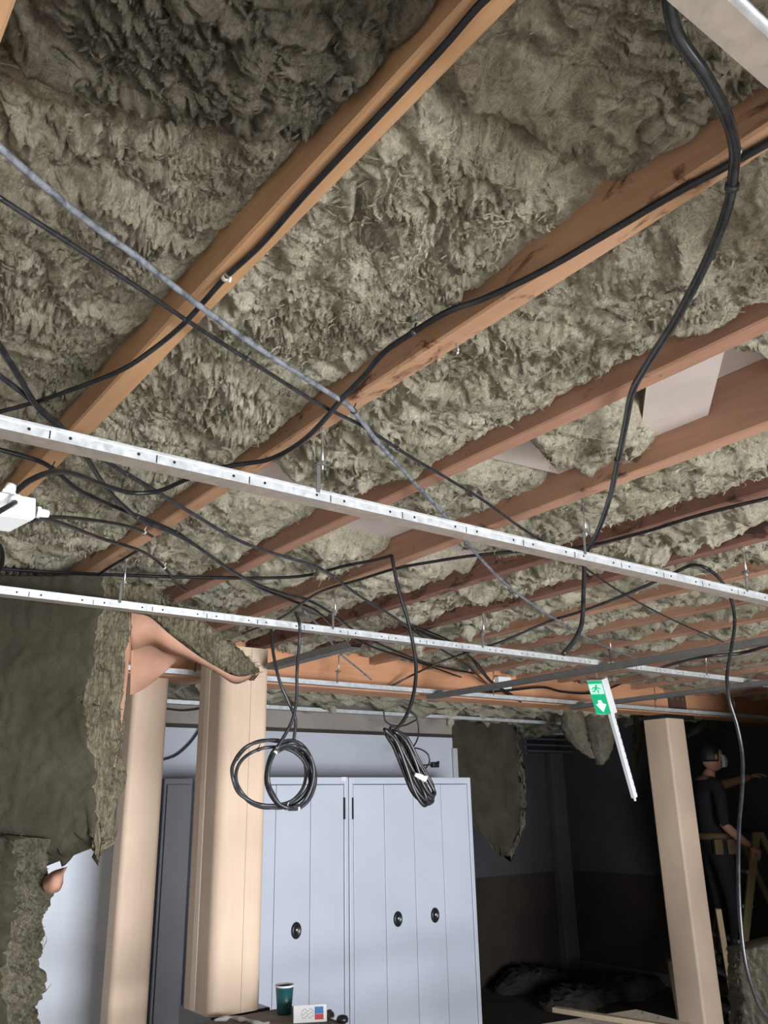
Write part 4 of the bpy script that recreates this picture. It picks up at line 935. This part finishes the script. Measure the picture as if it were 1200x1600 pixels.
for i in range(nv_+1):
    th_ = math.pi*i/nv_
    for j in range(nu_):
        ph = 2*math.pi*j/nu_; x, y, z = math.sin(th_)*math.cos(ph), math.sin(th_)*math.sin(ph), math.cos(th_)
        fx = x*(.096 if x > 0 else .098); sy_ = y*.075*(1-.18*max(0, -z)); zz = z*.12
        if x > 0: fx *= 1-.12*max(0, z)
        nose = math.exp(-((y/.16)**2+((z+.12)/.2)**2))*(.022 if x > .5 else 0); eye = -.008*math.exp(-(((abs(y)-.38)/.16)**2+((z-.08)/.12)**2)) if x > 0 else 0
        chin = .012*math.exp(-((y/.35)**2+((z+.75)/.22)**2)) if x > 0 else 0
        fx += nose+eye+chin
        vs.append(HC+F*fx+Sd*sy_+UP*zz)
hm.add(vs, [(i*nu_+j, i*nu_+(j+1) % nu_, (i+1)*nu_+(j+1) % nu_, (i+1)*nu_+j) for i in range(nv_) for j in range(nu_)], 0, True)
head = hm.build('head', SKIN)
hr = MB(); vs = []
for i in range(13):
    th_ = math.pi*.60*i/12
    for j in range(nu_):
        ph = 2*math.pi*j/nu_; fr_ = math.cos(ph); lim = th_ if fr_ < .25 else min(th_, math.pi*.33)
        x, y, z = math.sin(lim)*math.cos(ph), math.sin(lim)*math.sin(ph), math.cos(lim); k_ = 1.10+.03*math.sin(9*ph+3*th_)
        vs.append(HC+F*(x*.098*k_-.006)+Sd*(y*.078*k_)+UP*(z*.122*k_))
hr.add(vs, [(i*nu_+j, i*nu_+(j+1) % nu_, (i+1)*nu_+(j+1) % nu_, (i+1)*nu_+j) for i in range(12) for j in range(nu_)], 0, True)
hair = hr.build('hair', HAIR, head); md = hair.modifiers.new('t', 'SOLIDIFY'); md.thickness = .012
mk = MB(); vs = []
for i in range(9):
    for j in range(13):
        a = (j-6)/6*1.15; z = -.10+(i-4)/4*.42; bul = .118-.012*(z+.1)**2*6+(.018*math.exp(-(a/.35)**2))
        vs.append(HC+F*(math.cos(a)*bul*(1-.10*abs(z+.1)))+Sd*(math.sin(a)*.088)+UP*((z-.22)*.12))
mk.add(vs, [(i*13+j, i*13+j+1, (i+1)*13+j+1, (i+1)*13+j) for i in range(8) for j in range(12)], 0, True)
mask = mk.build('face_mask', MASK, head); md = mask.modifiers.new('t', 'SOLIDIFY'); md.thickness = .004
ears = []
for s in (-1, 1):
    c = HC+Sd*s*.078+F*(-.008)+UP*(-.006)
    ears.append(MB().lathe([(0, 1), (.6, .7), (.95, .5), (1, 0), (.8, -.6), (0, -.8)], 14, mat=Matrix.Translation(c) @ Matrix(((F.x, 0, Sd.x*s, 0), (F.y, 0, Sd.y*s, 0), (0, 1, 0, 0), (0, 0, 0, 1))) @ Matrix.Diagonal((.018, .032, .010, 1))).build('ear', SKIN, head))
eyes = [MB().lathe([(0, 1), (.5, .87), (.87, .5), (1, 0), (.87, -.5), (0, -1)], 10, mat=Matrix.Translation(HC+Sd*s*.030+F*.086+UP*.010) @ Matrix.Diagonal((.010, .010, .010, 1))).build('eye', HAIR, head) for s in (-1, 1)]
hands = []
def hand(wrist, d, palm_n, curl, name):
    d = d.normalized(); palm_n = (palm_n-d*palm_n.dot(d)).normalized(); w = d.cross(palm_n)
    v = [(wrist, .024), (wrist+d*.045, (.036, .018)), (wrist+d*.085, (.038, .016))]; ed = [(0, 1), (1, 2)]
    for k, (o_, ln) in enumerate(((-.030, .066), (-.010, .074), (.010, .070), (.029, .055))):
        b0 = len(v); p = wrist+d*.088+w*o_; v.append((p, .0095)); ed.append((2, b0)); dd = d.copy()
        for q_ in range(3):
            dd = (dd*math.cos(curl)+palm_n*math.sin(curl)).normalized(); p = p+dd*ln/3; v.append((p, .0088-.0008*q_)); ed.append((len(v)-2, len(v)-1))
    b0 = len(v); p = wrist+d*.030-w*.032; v.append((p, .011)); ed.append((1, b0)); dd = (d*.6-w*.7+palm_n*.4).normalized()
    for q_ in range(2): p = p+dd*.028; v.append((p, .0095)); ed.append((len(v)-2, len(v)-1)); dd = (dd+palm_n*.5+d*.3).normalized()
    return skin_body(name, v, ed, [SKIN], lambda c: 0, 1)
h1 = hand(L3(.185, .215, z0+.932), F*.8-UP*.6, -Sd*.8-UP*.5, .65, 'hand'); h2 = hand(L3(.49, -.181, z0+1.477), F*1+UP*.25, -UP*.5-F*.2, .35, 'hand')
feet = []
for s in (-.115, .115):
    v = [(L3(-.05, s, z0+.11), .05), (L3(-.06, s, z0+.045), .045), (L3(.05, s, z0+.045), (.045, .04)), (L3(.16, s, z0+.035), (.043, .030))]
    feet.append(skin_body('boot', v, [(0, 1), (1, 2), (2, 3)], [BOOT], lambda c: 0, 1))
belt = MB(); n = 28; vs = []
for zz in (z0+.985, z0+1.035):
    for j in range(n):
        t = 2*math.pi*j/n; vs.append(L3(.143*math.cos(t), .165*math.sin(t), zz))
belt.add(vs, [(j, (j+1) % n, n+(j+1) % n, n+j) for j in range(n)], 0, True)
bl = belt.build('tool_belt', LEATH); md = bl.modifiers.new('t', 'SOLIDIFY'); md.thickness = .006
for k, (f, s) in enumerate(((-.06, .155), (.05, .155), (.12, .09))):
    c = L3(f, s, z0+.93); MB().add([c+F*i*.035+Sd*j*.022+UP*k_*.06 for k_ in (-1, 1) for i, j in ((-1, -1), (1, -1), (1, 1), (-1, 1))], [(3, 2, 1, 0), (4, 5, 6, 7), (0, 1, 5, 4), (1, 2, 6, 5), (2, 3, 7, 6), (3, 0, 4, 7)]).build('pouch', LEATH, bl, bevel=.008)
adopt(pr, body, head, h1, h2, *feet, bl)

# timber props, standing wool, rubble in the dark
for k, (px, py0, py1, dpt, w, lab) in enumerate(((1046, 1500, 1585, 6.9, .05, 'thin olive batten standing just left of the right column foot'), (1122, 1420, 1585, 6.4, .045, 'upright olive batten standing right of the right column'))):
    a, b = PD(px, py0, dpt), PD(px, py1, dpt); b.x, b.y = a.x+.12, a.y+.05
    a2 = Vector((b.x, b.y, 0)); o = MB().tube([a, a2], w*.6, 4, smooth=False).build('batten', OSB); tag(o, lab, 'batten', 'battens standing in the dark corner')
b0 = PD(1182, 1480, 4.9)
slab('insulation_offcut', [PD(1158, 1486, 4.9), PD(1160, 1520, 4.9), PD(1162, 1640, 4.9)], [PD(1235, 1465, 4.7), PD(1238, 1540, 4.7), PD(1238, 1640, 4.7)], (.10, .14, 0), [WOOL_DARK, WOOL_DARK], 'torn wool offcut standing on end at the bottom right edge', 71, nv=60, nf=30, ne=14, amp=1.2, face_amp=.9, group='torn wool on the floor')
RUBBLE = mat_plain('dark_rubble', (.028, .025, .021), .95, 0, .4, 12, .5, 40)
for k, (px, py, w, h, lab) in enumerate(((835, 1535, .5, .16, 'dark rubble heap of torn insulation at the foot of the far wall'), (905, 1560, .45, .12, 'dark rubble heap in front of the corner post'), (980, 1545, .5, .14, 'dark rubble heap left of the right column foot'))):
    c = PZ(px, py, -1.74); c.z = .02
    lump('rubble_heap', [(c-Vector((w, 0, 0)), Vector((0, .08, 0)), Vector((0, 0, .03))), (c-Vector((w*.4, .02, 0)), Vector((0, .25, 0)), Vector((0, 0, h))), (c+Vector((w*.3, .03, 0)), Vector((0, .22, 0)), Vector((0, 0, h*.8))), (c+Vector((w, 0, 0)), Vector((0, .06, 0)), Vector((0, 0, .03)))], lab, 90+k, RUBBLE, 2.6, 40, 12, 60, cat='rubble', group='rubble heaps in the dark corner')

# ------------------------------------------------------------------ foreground desk with cup, and the white table corner
zd = CH-.80
dk = empty('desk', (1.9, 2.9, 0), 'debris-covered desk in front of the floating column, cup standing on it', 'desk')
x1 = PZ(545, 1600, -.80).x
DESK = mat_plain('dusty_desk_top', (.20, .17, .15), .8, 0, .3, 12, .2, 60)
obs = [MB().box(1.25, x1, 2.2, 3.47, zd-.03, zd).build('desk_top', DESK, bevel=.004)]
for xx in (1.28, x1-.08):
    for yy in (2.24, 3.38): obs.append(MB().box(xx, xx+.05, yy, yy+.05, 0, zd-.03).build('leg', GALVB))
adopt(dk, *obs)
cpos = PZ(444, 1584, -.80); CUPG = mat_plain('teal_cup', (.015, .10, .11), .35, 0, .1, 20)
cp = empty('paper_cup', cpos, 'teal paper cup with white rim standing on the desk', 'cup')
mt = Matrix.Translation(cpos); hC = .105
c1 = MB().lathe([(0, .004), (.026, .004), (.027, 0), (.029, .002), (.0365, hC-.006), (.0355, hC-.006), (.028, .008), (0, .008)], 32, mat=mt).build('cup_body', CUPG)
c2 = MB().lathe([(.0355, hC-.008), (.0385, hC-.006), (.0390, hC-.002), (.0375, hC+.001), (.0358, hC-.002)], 32, mat=mt).build('rim', WHITEP)
c3 = MB().lathe([(0, hC-.022), (.0345, hC-.022)], 32, mat=mt).build('coffee', mat_plain('coffee', (.25, .15, .09), .2))
adopt(cp, c1, c2, c3)
bp = PZ(478, 1596, -.80); pk = empty('packet', bp, 'white printed packet with red and blue label lying in front of the cup', 'packet')
Rm = Matrix.Translation(bp+Vector((0, -.03, 0))) @ Matrix.Rotation(-.5, 4, 'Z') @ Matrix.Rotation(-.35, 4, 'X')
PK = mat_plain('white_card', (.72, .72, .72), .5, 0, .03); RED = mat_plain('red_print', (.5, .05, .06), .5); BLU = mat_plain('blue_print', (.05, .18, .40), .5); GRY = mat_plain('grey_print', (.2, .2, .22), .6)
k0 = MB().box(-.065, .065, -.012, .012, 0, .06, mat=Rm).build('card_box', PK, bevel=.002)
k1 = MB().box(.018, .052, -.0128, -.0118, .028, .052, mat=Rm).build('blue_label', BLU); k2 = MB().box(.018, .052, -.0128, -.0118, .008, .027, mat=Rm).build('red_label', RED)
k3 = MB()
for z_ in (.018, .030, .042): k3.tube([Rm @ Vector((-.035+.05*t, -.0122, z_+.005*math.sin(t*14+z_*90))) for t in [i/14 for i in range(15)]], .0008, 5)
adopt(pk, k0, k1, k2, k3.build('scribble', GRY)); k3 = None
CARD = mat_plain('brown_card', (.30, .18, .12), .8, 0, .15, 8); DUST = mat_plain('pale_plaster_crumb', (.45, .43, .41), .9, 0, .15, 20)
q = [PZ(330, 1600, -.78), PZ(425, 1592, -.78), PZ(470, 1600, -.78), PZ(440, 1640, -.78), PZ(330, 1640, -.78)]
o = board('card_sheet', q, .006, 'brown card sheet lying on the desk left of the cup', CARD); o['category'] = 'card'; o['group'] = 'scraps on the desk'; o.location.z -= .018
P_ = [PZ(335+i*8.5, 1594-5*math.sin(i*.5)+(i % 3), -.79) for i in range(11)]
tag(MB().tube(P_, [.004+.004*((i*7) % 3) for i in range(11)], 7).build('plaster_crumb', DUST), 'pale torn plaster edge lying on the desk below the floating column', 'plaster', 'scraps on the desk')
c = PZ(495, 1588, -.79); lump('wool_scrap', [(c-Vector((.06, 0, 0)), Vector((0, .02, 0)), Vector((0, 0, .008))), (c, Vector((0, .03, 0)), Vector((0, 0, .016))), (c+Vector((.07, .0, 0)), Vector((0, .02, 0)), Vector((0, 0, .01)))], 'flat wool scrap lying on the desk right of the cup', 97, WOOL_EDGE, .6, 16, 6, 14, group='scraps on the desk')
c = PZ(535, 1597, -.80); tag(MB().lathe([(0, 0), (.022, 0), (.024, .01), (.018, .022), (0, .026)], 12, mat=Matrix.Translation(c)).build('cap', BLACKP), 'small black cap at the right end of the desk', 'cap', 'scraps on the desk')

zt = -1.03; ap = PZ(994, 1577, zt); lf = PZ(846, 1600, zt); rt = PZ(1084, 1600, zt)
d1 = (lf-ap).normalized(); d2 = (rt-ap).normalized(); tb = empty('table', Vector((ap.x, ap.y, 0))+(d1+d2)*.6, 'white topped table, its corner showing at the bottom right', 'table')
WT = mat_plain('specked_white_top', (.86, .80, .70), .6, 0, .12, 40)
A_ = [ap, ap+d1*1.5, ap+d1*1.5+d2*.8, ap+d2*.8]; dn = Vector((0, 0, -.03))
mb = MB(); mb.add(A_+[p+dn for p in A_], [(0, 1, 2, 3), (7, 6, 5, 4), (0, 4, 5, 1), (1, 5, 6, 2), (2, 6, 7, 3), (3, 7, 4, 0)]); obs = [mb.build('table_top', WT)]
for a, b in ((.08, .06), (1.42, .06), (1.42, .74), (.08, .74)):
    p = ap+d1*a+d2*b; obs.append(MB().box(p.x-.025, p.x+.025, p.y-.025, p.y+.025, 0, CH+zt-.03).build('leg', GALVB))
adopt(tb, *obs)
a, b = PZ(866, 1577, zt+.03), PZ(1000, 1598, zt+.03); b = a+(b-a)*1.6; s = (b-a).cross(UP).normalized()*.018
mb = MB(); mb.add([p+i*s+UP*j*.011 for p in (a, b) for i, j in ((-1, -1), (1, -1), (1, 1), (-1, 1))], [(3, 2, 1, 0), (4, 5, 6, 7), (0, 1, 5, 4), (1, 2, 6, 5), (2, 3, 7, 6), (3, 0, 4, 7)])
tag(mb.build('batten', mat_wood('pale_batten', (.48, .42, .30), (.38, .32, .22), None, 'x')), 'pale timber batten lying across the white table corner', 'batten')
for (px, py), w_ in zip(((915, 1592), (955, 1594), (1005, 1584), (1030, 1592)), ('leftmost of four', 'second from left of four', 'third from left of four', 'rightmost of four')):
    c = PZ(px, py, zt); tag(MB().lathe([(0, 0), (.008, 0), (.010, .005), (.004, .010), (0, .011)], 7, mat=Matrix.Translation(c), smooth=False).build('debris_crumb', PLEDGE), 'dark debris crumb on the white table corner, '+w_, 'debris', 'crumbs on the white table')
